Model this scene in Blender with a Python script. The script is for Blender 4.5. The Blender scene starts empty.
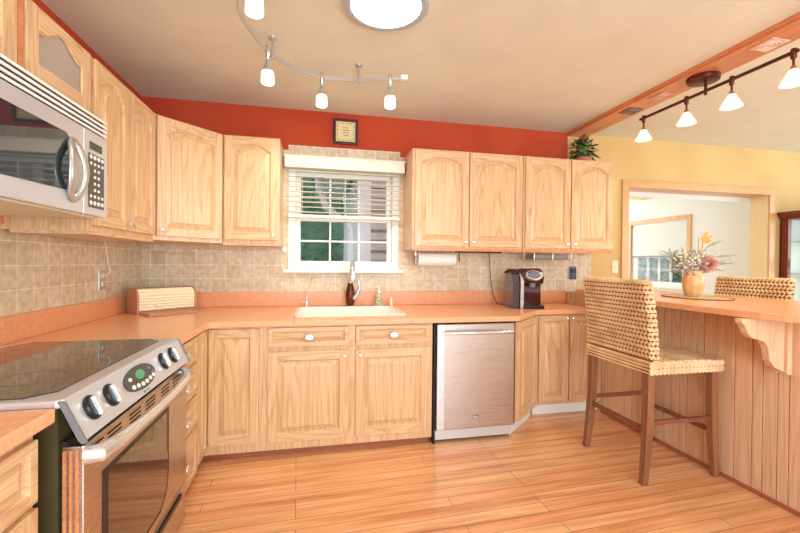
import bpy, bmesh, math, random
from mathutils import Vector, Matrix
random.seed(7)
SC = bpy.context.scene
COL = SC.collection

# ------------------------------------------------------------------ camera, light, exposure
def srgb(r, g, b):
    f = lambda c: (c/255/12.92) if c/255 <= .04045 else ((c/255+.055)/1.055)**2.4
    return (f(r), f(g), f(b), 1)

cam = bpy.data.objects.new('camera', bpy.data.cameras.new('camera')); COL.objects.link(cam)
cam.data.sensor_width = 36.0
cam.data.lens = 399.23/800*36
cam.data.clip_start = .05
yaw, pitch, roll = [math.radians(a) for a in (11.912, -.483, .545)]
Fv = Vector((math.sin(yaw)*math.cos(pitch), math.cos(yaw)*math.cos(pitch), math.sin(pitch)))
Rv = Vector((math.cos(yaw), -math.sin(yaw), 0)); Uv = Rv.cross(Fv)
R2 = Rv*math.cos(roll)+Uv*math.sin(roll); U2 = -Rv*math.sin(roll)+Uv*math.cos(roll)
M = Matrix((R2, U2, -Fv)).transposed().to_4x4(); M.translation = (0, 0, 1.30)
cam.matrix_world = M
SC.camera = cam

SC.view_settings.view_transform = 'Standard'
SC.view_settings.look = 'None'
SC.view_settings.gamma = 1
SC.view_settings.use_curve_mapping = False
SC.view_settings.exposure = 0.06

world = bpy.data.worlds.new('world'); SC.world = world; world.use_nodes = True
bg = world.node_tree.nodes['Background']
bg.inputs[0].default_value = (.80, .90, 1.0, 1); bg.inputs[1].default_value = 1.15

def area(name, loc, direction, sx, sy, power, color=(1, 1, 1)):
    l = bpy.data.lights.new(name, 'AREA'); l.shape = 'RECTANGLE'; l.size = sx; l.size_y = sy
    l.energy = power; l.color = color
    o = bpy.data.objects.new(name, l); COL.objects.link(o); o.location = loc
    o.rotation_euler = Vector(direction).to_track_quat('-Z', 'Y').to_euler()
    return o
# daylight entering through the windows behind and to the right of the camera, plus a lamp added to brighten the sunroom
area('daylight_rear_window', (0.9, -2.5, 1.45), (0, 1, .30), 3.6, 2.1, 195, (.76, .91, 1.0))
area('daylight_right_window', (7.0, .9, 1.55), (-1, .1, .18), 3.0, 1.7, 120, (.78, .92, 1.0))
area('daylight_sunroom_fill', (4.2, 7.9, 1.9), (0, -1, 0), 2.4, 2.2, 65, (.97, 1.0, 1.0))
sun = bpy.data.objects.new('sun', bpy.data.lights.new('sun', 'SUN')); COL.objects.link(sun)
sun.data.energy = 1.6; sun.data.angle = .03; sun.rotation_euler = (math.radians(35), 0, math.radians(20))

# ------------------------------------------------------------------ materials
def nmat(name):
    m = bpy.data.materials.new(name); m.use_nodes = True
    nt = m.node_tree; return m, nt, nt.nodes['Principled BSDF']
def mat(name, col, rough=.5, metal=0, emit=None, es=0, spec=None, trans=0, coat=0, alpha=None, aniso=0):
    m, nt, b = nmat(name)
    b.inputs['Base Color'].default_value = col; b.inputs['Roughness'].default_value = rough
    b.inputs['Metallic'].default_value = metal
    b.inputs['Transmission Weight'].default_value = trans
    b.inputs['Coat Weight'].default_value = coat
    if spec is not None: b.inputs['Specular IOR Level'].default_value = spec
    if emit: b.inputs['Emission Color'].default_value = emit; b.inputs['Emission Strength'].default_value = es
    if alpha is not None: b.inputs['Alpha'].default_value = alpha
    return m
def N(nt, t, **k):
    n = nt.nodes.new(t)
    for a, v in k.items(): setattr(n, a, v)
    return n
def ramp(nt, stops, interp='LINEAR'):
    n = N(nt, 'ShaderNodeValToRGB'); n.color_ramp.interpolation = interp
    e = n.color_ramp.elements
    e[0].position, e[0].color = stops[0]; e[1].position, e[1].color = stops[-1]
    for p, c in stops[1:-1]:
        x = e.new(p); x.color = c
    return n
def coords(nt, scale, rnd=True):
    tc = N(nt, 'ShaderNodeTexCoord'); mp = N(nt, 'ShaderNodeMapping')
    mp.inputs['Scale'].default_value = scale
    if rnd:
        oi = N(nt, 'ShaderNodeObjectInfo'); ad = N(nt, 'ShaderNodeVectorMath', operation='MULTIPLY_ADD')
        cm = N(nt, 'ShaderNodeCombineXYZ')
        for i in range(3): nt.links.new(oi.outputs['Random'], cm.inputs[i])
        ad.inputs[1].default_value = (3.1, 2.3, 4.7)
        nt.links.new(cm.outputs[0], ad.inputs[0]); nt.links.new(tc.outputs['Object'], ad.inputs[2])
        nt.links.new(ad.outputs[0], mp.inputs['Vector'])
    else: nt.links.new(tc.outputs['Object'], mp.inputs['Vector'])
    return mp
def mixc(nt, fac, a, b, blend='MIX'):
    n = N(nt, 'ShaderNodeMix', data_type='RGBA', blend_type=blend)
    for s, v in ((n.inputs[0], fac), (n.inputs[6], a), (n.inputs[7], b)):
        if hasattr(v, 'links') or hasattr(v, 'is_linked'): nt.links.new(v, s)
        else: s.default_value = v
    return n.outputs[2]
def oak(name, axis, light, dark, rough=.34, rings=17, fine=.34, contrast=.50):
    m, nt, b = nmat(name)
    k = {'x': (.5, 5, 5), 'y': (5, .5, 5), 'z': (5, 5, .5)}[axis]
    k2 = {'x': (6, 190, 190), 'y': (190, 6, 190), 'z': (190, 190, 3.5)}[axis]
    mp = coords(nt, k); no = N(nt, 'ShaderNodeTexNoise'); no.inputs['Scale'].default_value = 1
    no.inputs['Detail'].default_value = 1.5; no.inputs['Roughness'].default_value = .4
    nt.links.new(mp.outputs[0], no.inputs['Vector'])
    mu = N(nt, 'ShaderNodeMath', operation='MULTIPLY'); mu.inputs[1].default_value = rings
    fr = N(nt, 'ShaderNodeMath', operation='FRACT')
    nt.links.new(no.outputs['Fac'], mu.inputs[0]); nt.links.new(mu.outputs[0], fr.inputs[0])
    r1 = ramp(nt, [(0, (1, 1, 1, 1)), (.30, (.35, .35, .35, 1)), (.85, (0, 0, 0, 1)), (1, (.9, .9, .9, 1))])
    nt.links.new(fr.outputs[0], r1.inputs[0])
    mp2 = coords(nt, k2); n2 = N(nt, 'ShaderNodeTexNoise'); n2.inputs['Scale'].default_value = 1
    n2.inputs['Detail'].default_value = 2
    nt.links.new(mp2.outputs[0], n2.inputs['Vector'])
    r2 = ramp(nt, [(.42, (0, 0, 0, 1)), (.62, (1, 1, 1, 1))]); nt.links.new(n2.outputs['Fac'], r2.inputs[0])
    f1 = N(nt, 'ShaderNodeMath', operation='MULTIPLY'); f1.inputs[1].default_value = contrast*.8
    nt.links.new(r1.outputs[0], f1.inputs[0])
    f2 = N(nt, 'ShaderNodeMath', operation='MULTIPLY_ADD'); f2.inputs[1].default_value = fine; f2.use_clamp = True
    nt.links.new(r2.outputs[0], f2.inputs[0]); nt.links.new(f1.outputs[0], f2.inputs[2])
    c = mixc(nt, f2.outputs[0], light, dark)
    nt.links.new(c, b.inputs['Base Color']); b.inputs['Roughness'].default_value = rough
    b.inputs['Coat Weight'].default_value = .15; b.inputs['Coat Roughness'].default_value = .2
    bp = N(nt, 'ShaderNodeBump'); bp.inputs['Strength'].default_value = .08; bp.inputs['Distance'].default_value = .002
    nt.links.new(f2.outputs[0], bp.inputs['Height']); nt.links.new(bp.outputs[0], b.inputs['Normal'])
    return m
OL, OD = srgb(232, 194, 148), srgb(184, 128, 82)
oak_z = oak('oak_vertical', 'z', OL, OD); oak_x = oak('oak_along_x', 'x', OL, OD); oak_y = oak('oak_along_y', 'y', OL, OD)
PL, PD = srgb(226, 178, 134), srgb(178, 120, 80)
beam_m = oak('stained_beam_wood', 'y', srgb(222, 148, 98), srgb(182, 102, 58), rings=4)
trim_z = oak('pine_trim_vertical', 'z', srgb(222, 174, 110), srgb(196, 140, 80), rings=3, contrast=.5)
trim_x = oak('pine_trim_along_x', 'x', srgb(222, 174, 110), srgb(196, 140, 80), rings=3, contrast=.5)
stoolwood = oak('walnut_brown_leg', 'z', srgb(158, 104, 70), srgb(102, 58, 36), rings=4, rough=.35)
stoolwood_h = oak('walnut_brown_rail', 'x', srgb(140, 84, 58), srgb(92, 48, 32), rings=4, rough=.35)
cherry = oak('dark_cherry', 'z', srgb(128, 52, 34), srgb(84, 28, 20), rings=4, rough=.3)
toe_m = mat('reddish_kick_board', srgb(168, 98, 72), .4)

def speckle(name, c1, c2, scale, rough, bump=0, metal=0, coat=0, lo=.35, hi=.65):
    m, nt, b = nmat(name); mp = coords(nt, (scale,)*3, False)
    n = N(nt, 'ShaderNodeTexNoise'); n.inputs['Scale'].default_value = 1; n.inputs['Detail'].default_value = 4
    nt.links.new(mp.outputs[0], n.inputs['Vector'])
    r = ramp(nt, [(lo, c1), (hi, c2)]); nt.links.new(n.outputs['Fac'], r.inputs[0])
    nt.links.new(r.outputs[0], b.inputs['Base Color']); b.inputs['Roughness'].default_value = rough
    b.inputs['Metallic'].default_value = metal; b.inputs['Coat Weight'].default_value = coat
    if bump:
        bp = N(nt, 'ShaderNodeBump'); bp.inputs['Strength'].default_value = bump; bp.inputs['Distance'].default_value = .005
        nt.links.new(n.outputs['Fac'], bp.inputs['Height']); nt.links.new(bp.outputs[0], b.inputs['Normal'])
    return m
laminate = speckle('salmon_laminate', srgb(234, 168, 122), srgb(242, 180, 134), 60, .25)
laminate_edge = speckle('salmon_laminate_splash', srgb(222, 148, 104), srgb(232, 160, 116), 60, .35)
ceil_m = speckle('beige_ceiling_paint', srgb(222, 222, 206), srgb(228, 228, 212), 3, .9, .05)
red_m = speckle('burnt_orange_wall_paint', srgb(184, 62, 26), srgb(196, 74, 32), 2, .8, .05)
yellow_m = speckle('mustard_wall_paint', srgb(214, 180, 116), srgb(222, 190, 128), 2, .85, .05)
white_wall = mat('white_wall_paint', srgb(236, 238, 232), .8)
white_m = mat('white_painted_wood', srgb(240, 238, 230), .4)
blind_m = mat('cream_blind', srgb(240, 232, 214), .5)
steel = mat('brushed_steel', srgb(214, 214, 214), .26, .8)
steel2 = mat('satin_steel_panel', srgb(214, 218, 222), .33, .55)
chrome = mat('polished_metal', srgb(232, 234, 234), .16, .75)
nickel = mat('satin_nickel', srgb(196, 196, 192), .3, .75)
bronze = mat('rubbed_bronze', srgb(96, 46, 32), .35, .6)
black = mat('black_plastic', srgb(24, 22, 22), .35)
blackgl = mat('black_ceramic_glass', srgb(30, 22, 20), .04, 0, coat=.6)
black_in = mat('dark_gap', srgb(26, 20, 16), .7)
olive = mat('range_side_enamel', srgb(78, 68, 42), .4)
white_pl = mat('white_plastic', srgb(244, 242, 236), .35)
cream_pl = mat('cream_plastic', srgb(238, 226, 196), .4)
grey_pl = mat('grey_plastic', srgb(120, 122, 126), .4)
sink_m = mat('white_enamel', srgb(250, 240, 224), .2, coat=.4)
glass = mat('clear_glass', (1, 1, 1, 1), .02, trans=1, alpha=.08)
cabglass = mat('cabinet_glass', srgb(176, 160, 146), .12, coat=.5)
mwglass = mat('tinted_oven_glass', srgb(36, 44, 50), .03, .0, coat=1)
ovenglass = mat('oven_window_glass', srgb(60, 44, 36), .04, .25, coat=1)
lit = mat('lit_frosted_glass', srgb(255, 250, 235), .4, emit=(1, .93, .80, 1), es=1.3)
lit2 = mat('lit_alabaster_glass', srgb(250, 220, 180), .4, emit=(1, .78, .5, 1), es=1.5)
solar_m = mat('daylight_diffuser', srgb(250, 252, 255), .4, emit=(.88, .96, 1, 1), es=22)
green_led = mat('green_display', srgb(40, 90, 60), .4, emit=(.15, .7, .3, 1), es=.4)
rubber = mat('dark_cord', srgb(40, 34, 30), .5)
terracotta = mat('pink_clay_pot', srgb(200, 122, 96), .6)
tan_board = mat('tan_board', srgb(196, 132, 98), .4)
purple_frame = mat('dark_mahogany_frame', srgb(74, 34, 38), .4)
cloth_m = speckle('beige_cross_stitch', srgb(226, 206, 150), srgb(238, 222, 176), 80, .9)
stitch_m = mat('olive_thread', srgb(150, 134, 84), .9)

def steel_refl():
    m, nt, b = nmat('brushed_vertical_steel'); mp = coords(nt, (3, 3, 420), False)
    n = N(nt, 'ShaderNodeTexNoise'); n.inputs['Scale'].default_value = 1
    nt.links.new(mp.outputs[0], n.inputs['Vector'])
    r = ramp(nt, [(.3, (.24, .24, .24, 1)), (.7, (.34, .34, .34, 1))]); nt.links.new(n.outputs['Fac'], r.inputs[0])
    nt.links.new(r.outputs[0], b.inputs['Roughness'])
    b.inputs['Base Color'].default_value = srgb(198, 190, 186); b.inputs['Metallic'].default_value = 1
    return m
dwsteel = steel_refl()

def tiles(name, plane):
    m, nt, b = nmat(name)
    tc = N(nt, 'ShaderNodeTexCoord'); sp = N(nt, 'ShaderNodeSeparateXYZ'); cb = N(nt, 'ShaderNodeCombineXYZ')
    nt.links.new(tc.outputs['Object'], sp.inputs[0])
    a = N(nt, 'ShaderNodeMath', operation='ADD'); a.inputs[1].default_value = {'x': 1.4408-.1145*0+.0, 'y': .073}[plane]+5*.1155
    nt.links.new(sp.outputs['X' if plane == 'x' else 'Y'], a.inputs[0]); nt.links.new(a.outputs[0], cb.inputs[0])
    z = N(nt, 'ShaderNodeMath', operation='SUBTRACT'); z.inputs[1].default_value = 1.0375
    nt.links.new(sp.outputs['Z'], z.inputs[0]); nt.links.new(z.outputs[0], cb.inputs[1])
    br = N(nt, 'ShaderNodeTexBrick'); br.offset = 0; br.squash = 1
    br.inputs['Scale'].default_value = 1; br.inputs['Brick Width'].default_value = .1155; br.inputs['Row Height'].default_value = .1165
    br.inputs['Mortar Size'].default_value = .0028; br.inputs['Mortar Smooth'].default_value = .3; br.inputs['Bias'].default_value = 0
    br.inputs['Color1'].default_value = srgb(210, 186, 150); br.inputs['Color2'].default_value = srgb(224, 204, 174)
    br.inputs['Mortar'].default_value = srgb(238, 230, 214)
    nt.links.new(cb.outputs[0], br.inputs['Vector'])
    n = N(nt, 'ShaderNodeTexNoise'); n.inputs['Scale'].default_value = 26; n.inputs['Detail'].default_value = 5
    nt.links.new(tc.outputs['Object'], n.inputs['Vector'])
    r = ramp(nt, [(.3, (.74, .70, .66, 1)), (.62, (1.06, 1.06, 1.06, 1))]); nt.links.new(n.outputs['Fac'], r.inputs[0])
    c = mixc(nt, .75, br.outputs['Color'], r.outputs[0], 'MULTIPLY')
    nt.links.new(c, b.inputs['Base Color']); b.inputs['Roughness'].default_value = .42
    bp = N(nt, 'ShaderNodeBump'); bp.invert = True; bp.inputs['Strength'].default_value = .5; bp.inputs['Distance'].default_value = .002
    nt.links.new(br.outputs['Fac'], bp.inputs['Height']); nt.links.new(bp.outputs[0], b.inputs['Normal'])
    return m
tile_x = tiles('beige_tile_back', 'x'); tile_y = tiles('beige_tile_left', 'y')

def floor_mat():
    m, nt, b = nmat('orange_plank_floor'); tc = N(nt, 'ShaderNodeTexCoord')
    mp0 = N(nt, 'ShaderNodeMapping'); mp0.inputs['Rotation'].default_value = (0, 0, math.radians(-2.5))
    nt.links.new(tc.outputs['Object'], mp0.inputs[0])
    br = N(nt, 'ShaderNodeTexBrick'); br.offset = .37; br.offset_frequency = 3
    br.inputs['Scale'].default_value = 1; br.inputs['Brick Width'].default_value = 1.3; br.inputs['Row Height'].default_value = .083
    br.inputs['Mortar Size'].default_value = .0016; br.inputs['Mortar Smooth'].default_value = .2; br.inputs['Bias'].default_value = 0
    br.inputs['Color1'].default_value = srgb(242, 190, 138); br.inputs['Color2'].default_value = srgb(232, 166, 116)
    br.inputs['Mortar'].default_value = srgb(130, 72, 44)
    nt.links.new(mp0.outputs[0], br.inputs['Vector'])
    outs = []
    for k, lo, hi, d in (((1.4, 26, 1), .42, .62, (.80, .66, .56, 1)), ((3, 150, 1), .45, .7, (.84, .74, .66, 1)), ((.7, 11, 1), .55, .68, (.72, .52, .42, 1))):
        mp = N(nt, 'ShaderNodeMapping'); mp.inputs['Scale'].default_value = k; nt.links.new(mp0.outputs[0], mp.inputs[0])
        n = N(nt, 'ShaderNodeTexNoise'); n.inputs['Scale'].default_value = 1; n.inputs['Detail'].default_value = 4
        nt.links.new(mp.outputs[0], n.inputs['Vector'])
        r = ramp(nt, [(lo, (1.02, 1.02, 1.02, 1)), (hi, d)]); nt.links.new(n.outputs['Fac'], r.inputs[0]); outs.append(r.outputs[0])
    c = br.outputs['Color']
    for o in outs: c = mixc(nt, .8, c, o, 'MULTIPLY')
    nt.links.new(c, b.inputs['Base Color']); b.inputs['Roughness'].default_value = .3
    b.inputs['Coat Weight'].default_value = .25; b.inputs['Coat Roughness'].default_value = .12
    return m
floor_m = floor_mat()

def panel_mat():   # oak plywood panelling with random-width vertical grooves is geometry; this is only its grain
    return oak('plywood_panelling', 'z', srgb(236, 202, 164), srgb(204, 156, 118), rings=14, rough=.45, contrast=.5)
panel_m = panel_mat()
weave_m = speckle('woven_seagrass', srgb(222, 184, 134), srgb(246, 218, 172), 9, .65, 0, lo=.35, hi=.62)
weave_dk = mat('seagrass_gap_shade_and_rim', srgb(150, 98, 58), .8)  # dark core stands in for shade between stitches; also the placemat rim
leaf_m = speckle('garden_leaf', srgb(20, 66, 40), srgb(84, 140, 84), 7, .6)
leaf2_m = speckle('plant_leaf', srgb(30, 52, 26), srgb(120, 150, 84), 25, .4)
leaf_red = mat('reddish_leaf', srgb(150, 40, 34), .4)
grey_leaf = mat('sage_leaf', srgb(150, 158, 136), .6)
orange_pet = mat('orange_petal', srgb(240, 160, 70), .5)
pink_pet = mat('dusty_pink_petal', srgb(222, 166, 150), .6)
purple_pet = mat('mauve_petal', srgb(150, 112, 140), .6)
vase_m = speckle('tan_ceramic', srgb(222, 168, 112), srgb(236, 188, 134), 18, .35)
mat_m = speckle('straw_placemat', srgb(186, 168, 128), srgb(216, 200, 160), 120, .8)
siding_m = mat('grey_siding', srgb(178, 168, 158), .7)
siding_w = mat('white_siding_trim', srgb(236, 236, 238), .6)
grass_m = speckle('lawn', srgb(70, 110, 60), srgb(110, 150, 84), 9, .9)
trunk_m = mat('bark', srgb(92, 74, 58), .8)
shade_m = mat('roller_shade_fabric', srgb(222, 226, 220), .8)

# ------------------------------------------------------------------ mesh helpers
WL = {}
class MB:
    def __init__(s, T=None): s.v = []; s.f = []; s.mi = []; s.T = T; s.cur = 0
    def add(s, vs, fs):
        n = len(s.v)
        s.v += [tuple(s.T(Vector(p))) if s.T else tuple(p) for p in vs]
        s.f += [tuple(i+n for i in f) for f in fs]; s.mi += [s.cur]*len(fs); return s
    def box(s, x0, x1, y0, y1, z0, z1):
        return s.add([(x, y, z) for z in (z0, z1) for y in (y0, y1) for x in (x0, x1)],
            [(0, 2, 3, 1), (4, 5, 7, 6), (0, 1, 5, 4), (2, 6, 7, 3), (0, 4, 6, 2), (1, 3, 7, 5)])
    def prism(s, poly, axis, a, b):
        n = len(poly)
        P = {'x': lambda p, t: (t, p[0], p[1]), 'y': lambda p, t: (p[0], t, p[1]), 'z': lambda p, t: (p[0], p[1], t)}[axis]
        return s.add([P(p, a) for p in poly]+[P(p, b) for p in poly],
            [tuple(range(n))[::-1], tuple(range(n, 2*n))]+[(i, (i+1) % n, n+(i+1) % n, n+i) for i in range(n)])
    def loops(s, L, cap0=True, cap1=True, closed=True):
        n = len(L[0]); vs = [p for l in L for p in l]; fs = []
        for k in range(len(L)-1):
            for i in range(n if closed else n-1):
                j = (i+1) % n; fs.append((k*n+i, k*n+j, (k+1)*n+j, (k+1)*n+i))
        if cap0: fs.append(tuple(range(n))[::-1])
        if cap1: fs.append(tuple((len(L)-1)*n+i for i in range(n)))
        return s.add(vs, fs)
    def lathe(s, prof, o=(0, 0, 0), ax=(0, 0, 1), n=20, cap=True):
        ax = Vector(ax).normalized(); a = ax.orthogonal().normalized(); b = ax.cross(a); o = Vector(o)
        L = [[o+ax*z+(a*math.cos(2*math.pi*i/n)+b*math.sin(2*math.pi*i/n))*r for i in range(n)] for r, z in prof]
        return s.loops(L, cap, cap)
    def cyl(s, p, q, r, n=14, r2=None):
        p = Vector(p); q = Vector(q); return s.lathe([(r, 0), (r if r2 is None else r2, (q-p).length)], p, q-p, n)
    def tube(s, pts, r, n=10, rs=None):
        pts = [Vector(p) for p in pts]; L = []; prev = None
        for i, p in enumerate(pts):
            d = (pts[min(i+1, len(pts)-1)]-pts[max(i-1, 0)]).normalized()
            a = (prev-d*prev.dot(d)).normalized() if prev else d.orthogonal().normalized()
            prev = a; b = d.cross(a); rr = rs[i] if rs else r
            L.append([p+(a*math.cos(2*math.pi*k/n)+b*math.sin(2*math.pi*k/n))*rr for k in range(n)])
        return s.loops(L)
    def ell(s, c, u, v, w, nu=8, nv=5):   # ellipsoid with half-axis vectors
        c, u, v, w = map(Vector, (c, u, v, w)); L = []
        vs = [c-w]; fs = []
        for j in range(1, nv):
            t = -math.pi/2+math.pi*j/nv
            for i in range(nu):
                a = 2*math.pi*i/nu; vs.append(c+(u*math.cos(a)+v*math.sin(a))*math.cos(t)+w*math.sin(t))
        vs.append(c+w); m = len(vs)-1
        for i in range(nu):
            k = (i+1) % nu; fs.append((0, 1+k, 1+i)); fs.append((m, 1+(nv-2)*nu+i, 1+(nv-2)*nu+k))
            for j in range(nv-2): fs.append((1+j*nu+i, 1+j*nu+k, 1+(j+1)*nu+k, 1+(j+1)*nu+i))
        return s.add(vs, fs)
    def build(s, name, mats, parent=None, bevel=0, smooth=False, seg=2, kind=None):
        off = WL.get(parent.name, Vector()) if parent else Vector()
        me = bpy.data.meshes.new(name); me.from_pydata([Vector(p)-off for p in s.v], [], s.f)
        for m in (mats if isinstance(mats, (list, tuple)) else [mats]): me.materials.append(m)
        me.polygons.foreach_set('material_index', s.mi)
        bm = bmesh.new(); bm.from_mesh(me); bmesh.ops.recalc_face_normals(bm, faces=bm.faces)
        if smooth:
            for f in bm.faces: f.smooth = True
            for e in bm.edges:
                if len(e.link_faces) == 2 and e.calc_face_angle(0) > math.radians(38): e.smooth = False
        bm.to_mesh(me); bm.free()
        o = bpy.data.objects.new(name, me); COL.objects.link(o)
        if parent: o.parent = parent; WL[o.name] = off
        if bevel:
            md = o.modifiers.new('bevel', 'BEVEL'); md.width = bevel; md.segments = seg; md.limit_method = 'ANGLE'
            md.angle_limit = math.radians(40); md.harden_normals = False
        if kind: o['kind'] = kind
        return o
def tag(o, label, cat, group=None):
    o['label'] = label; o['category'] = cat
    if group: o['group'] = group
    return o
def thing(name, loc, label, cat, group=None):
    o = bpy.data.objects.new(name, None); COL.objects.link(o); o.location = loc; o.empty_display_size = .1
    WL[o.name] = Vector(loc); return tag(o, label, cat, group)
def copy_tree(o, parent=None):
    c = o.copy(); COL.objects.link(c); c.parent = parent
    if parent: c.matrix_parent_inverse = o.matrix_parent_inverse
    for ch in [x for x in COL.objects if x.parent == o]: copy_tree(ch, c)
    return c
def frame(O, u, n):      # local x = along face, y = outward, z = up
    O = Vector(O); u = Vector(u).normalized(); n = Vector(n).normalized()
    return lambda p: O+u*p.x+n*p.y+Vector((0, 0, p.z))

# ------------------------------------------------------------------ the setting
XL, YB, ZC, XR, YR = -1.40, 3.63, 2.64, 7.2, -2.6
MB().box(XL-.1, XR+.1, YR-.1, 3.83, -.06, 0).build('floor', floor_m, kind='structure')
MB().box(XL-.1, XR+.1, YR-.1, 3.83, ZC, ZC+.08).build('ceiling', ceil_m, kind='structure')
MB().box(XL-.1, XL, YR, 3.83, 0, ZC).build('wall_left', red_m, kind='structure')
# back wall: red as far as the beam, mustard beyond; holes for the window and the opening
wb = MB()
Y0, Y1 = YB, YB+.19
W = (-.19, .70, 1.285, 2.12)          # window hole
D = (3.205, 5.10, 2.13)               # opening
XS = 2.495
wb.box(XL, W[0], Y0, Y1, 0, ZC).box(W[0], W[1], Y0, Y1, 0, W[2]).box(W[0], W[1], Y0, Y1, W[3], ZC).box(W[1], XS, Y0, Y1, 0, ZC)
wb.cur = 1
wb.box(XS, D[0], Y0, Y1, 0, ZC).box(D[0], D[1], Y0, Y1, D[2], ZC).box(D[1], XR, Y0, Y1, 0, ZC)
wb.build('wall_back', [red_m, yellow_m], kind='structure')
# rear wall and right wall with their window openings; unseen, painted white for neutral bounce
wr = MB(); wr.box(XL, -.9, YR-.1, YR, 0, ZC).box(2.7, XR, YR-.1, YR, 0, ZC).box(-.9, 2.7, YR-.1, YR, 0, .4).box(-.9, 2.7, YR-.1, YR, 2.5, ZC)
wr.build('wall_rear', white_wall, kind='structure')
wr = MB(); wr.box(XR, XR+.1, YR, -.6, 0, ZC).box(XR, XR+.1, 2.4, 3.83, 0, ZC).box(XR, XR+.1, -.6, 2.4, 0, .7).box(XR, XR+.1, -.6, 2.4, 2.4, ZC)
wr.build('wall_right', white_wall, kind='structure')
# beam board on the ceiling
MB().box(2.49, 2.70, YR, YB, 2.605, ZC).box(2.475, 2.49, YR, YB, 2.62, ZC).build('trim_1', beam_m, kind='structure', bevel=.003)
# tiles
tb = MB()
tb.box(XL+.008, -.297, YB-.008, YB, 1.03, 1.46)
tb.box(-.297, .795, YB-.008, YB, 1.03, W[2]).box(-.297, W[0], YB-.008, YB, W[2], 2.28).box(W[1], .795, YB-.008, YB, W[2], 2.28)
tb.box(W[0], W[1], YB-.008, YB, W[3], 2.28).box(-.24, .755, YB-.008, YB, 2.28, 2.325)
tb.box(.795, 2.78, YB-.008, YB, 1.03, 1.46)
tb.build('trim_2', tile_x, kind='structure')
MB().box(XL, XL+.008, .2, YB-.008, 1.03, 1.46).build('trim_3', tile_y, kind='structure')
# opening casing and deep jamb
oc = MB()
oc.box(3.135, 3.215, YB-.02, YB+.001, 0, 2.2).box(5.09, 5.172, YB-.02, YB+.001, 0, 2.2)
oc.cur = 2
oc.box(3.205, 3.215, YB, YB+.2, 0, 2.13).box(5.09, 5.10, YB, YB+.2, 0, 2.13)
oc.cur = 1
oc.box(3.215, 5.09, YB-.02, YB+.001, 2.122, 2.2).box(3.215, 5.09, YB, YB+.2, 2.122, 2.13)
oc.build('trim_4', [trim_z, trim_x, oak('pale_jamb_pine', 'z', srgb(244, 222, 172), srgb(224, 192, 136), rings=3, contrast=.4)], kind='structure', bevel=.003)

# window
wm = MB()
Yw = YB-.02
cx0, cx1, cz0, cz1 = -.237, .745, 1.235, 2.165
wm.box(cx0, -.185, Yw, YB, cz0, cz1).box(.695, cx1, Yw, YB, cz0, cz1).box(-.185, .695, Yw, YB, 2.115, cz1).box(-.185, .695, Yw, YB, cz0, 1.29)
wm.box(-.19, -.175, Yw, YB+.12, 1.285, 2.12).box(.685, .70, Yw, YB+.12, 1.285, 2.12).box(-.175, .685, Yw, YB+.12, 2.105, 2.12).box(-.175, .685, Yw, YB+.12, 1.285, 1.30)
win = wm.build('window_1', white_m, kind='structure', bevel=.003)
def sash(x0, x1, z0, z1, y, nx, nz, nm):
    m = MB(); b = .04; m.box(x0, x0+b, y, y+.03, z0, z1).box(x1-b, x1, y, y+.03, z0, z1).box(x0+b, x1-b, y, y+.03, z0, z0+b).box(x0+b, x1-b, y, y+.03, z1-b, z1)
    for i in range(1, nx): c = x0+b+(x1-x0-2*b)*i/nx; m.box(c-.008, c+.008, y+.006, y+.024, z0+b, z1-b)
    for i in range(1, nz): c = z0+b+(z1-z0-2*b)*i/nz; m.box(x0+b, x1-b, y+.006, y+.024, c-.008, c+.008)
    f = m.build(nm, white_m, win, bevel=.002)
    MB().box(x0+b, x1-b, y+.013, y+.017, z0+b, z1-b).build('pane', glass, f)
sash(-.175, .685, 1.272, 1.71, YB+.03, 3, 2, 'lower_sash')
sash(-.175, .685, 1.67, 2.105, YB+.07, 3, 2, 'upper_sash')
MB().box(-.275, .79, YB-.07, YB, 1.208, 1.237).build('window_sill', white_m, win, bevel=.006)

# blind: valance, slats, bottom rail, cords
bl = thing('window_blind', (.255, 3.56, 1.7), 'half-lowered cream horizontal slat blind over the sink window', 'blind')
MB().box(-.265, .775, 3.50, 3.60, 2.107, 2.20).box(-.272, .782, 3.495, 3.60, 2.197, 2.212).build('valance', blind_m, bl, bevel=.005)
ns = 9
for i in range(ns):
    z = 2.085-(2.085-1.735)*i/(ns-1)
    m = MB(); m.prism([(3.535, z-.002), (3.535, z+.001), (3.56, z+.005), (3.585, z+.001), (3.585, z-.002), (3.56, z+.002)], 'x', -.235, .74)
    m.build('slat', blind_m, bl)
MB().box(-.235, .74, 3.535, 3.585, 1.685, 1.712).build('bottom_rail', blind_m, bl, bevel=.003)
for x in (-.12, .25, .62): MB().tube([(x, 3.532, 2.12), (x, 3.532, 1.70), (x, 3.588, 1.70), (x, 3.588, 2.12)], .0015, 6).build('ladder_cord', blind_m, bl)

# sunroom shell
XSU = 5.6
MB().box(2.9, 8, 3.83, 8.1, -.06, 0).build('floor_sunroom', floor_m, kind='structure')
sw = MB()
gable = lambda y: 2.17+(y-4.211)*.235
sw2 = [(3.83, 0), (5.09, 0), (5.09, gable(5.09)), (3.83, gable(3.83))]
sw.prism(sw2, 'x', XSU, XSU+.12)
sw.prism([(6.24, 0), (8.1, 0), (8.1, gable(8.1)), (6.24, gable(6.24))], 'x', XSU, XSU+.12)
sw.prism([(5.09, 0), (6.24, 0), (6.24, .985), (5.09, .985)], 'x', XSU, XSU+.12)
sw.prism([(5.09, 2.02), (6.24, 2.02), (6.24, gable(6.24)), (5.09, gable(5.09))], 'x', XSU, XSU+.12)
sw.box(2.9, 3.0, 3.83, 8.1, 0, 2.6).build('wall_sunroom', white_wall, kind='structure')
MB().prism([(3.83, 2.07), (8.1, gable(8.1)-.01), (8.1, gable(8.1)+.08), (3.83, 2.16)], 'x', 2.9, XSU+.12).build('ceiling_sunroom', white_wall, kind='structure')
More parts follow.
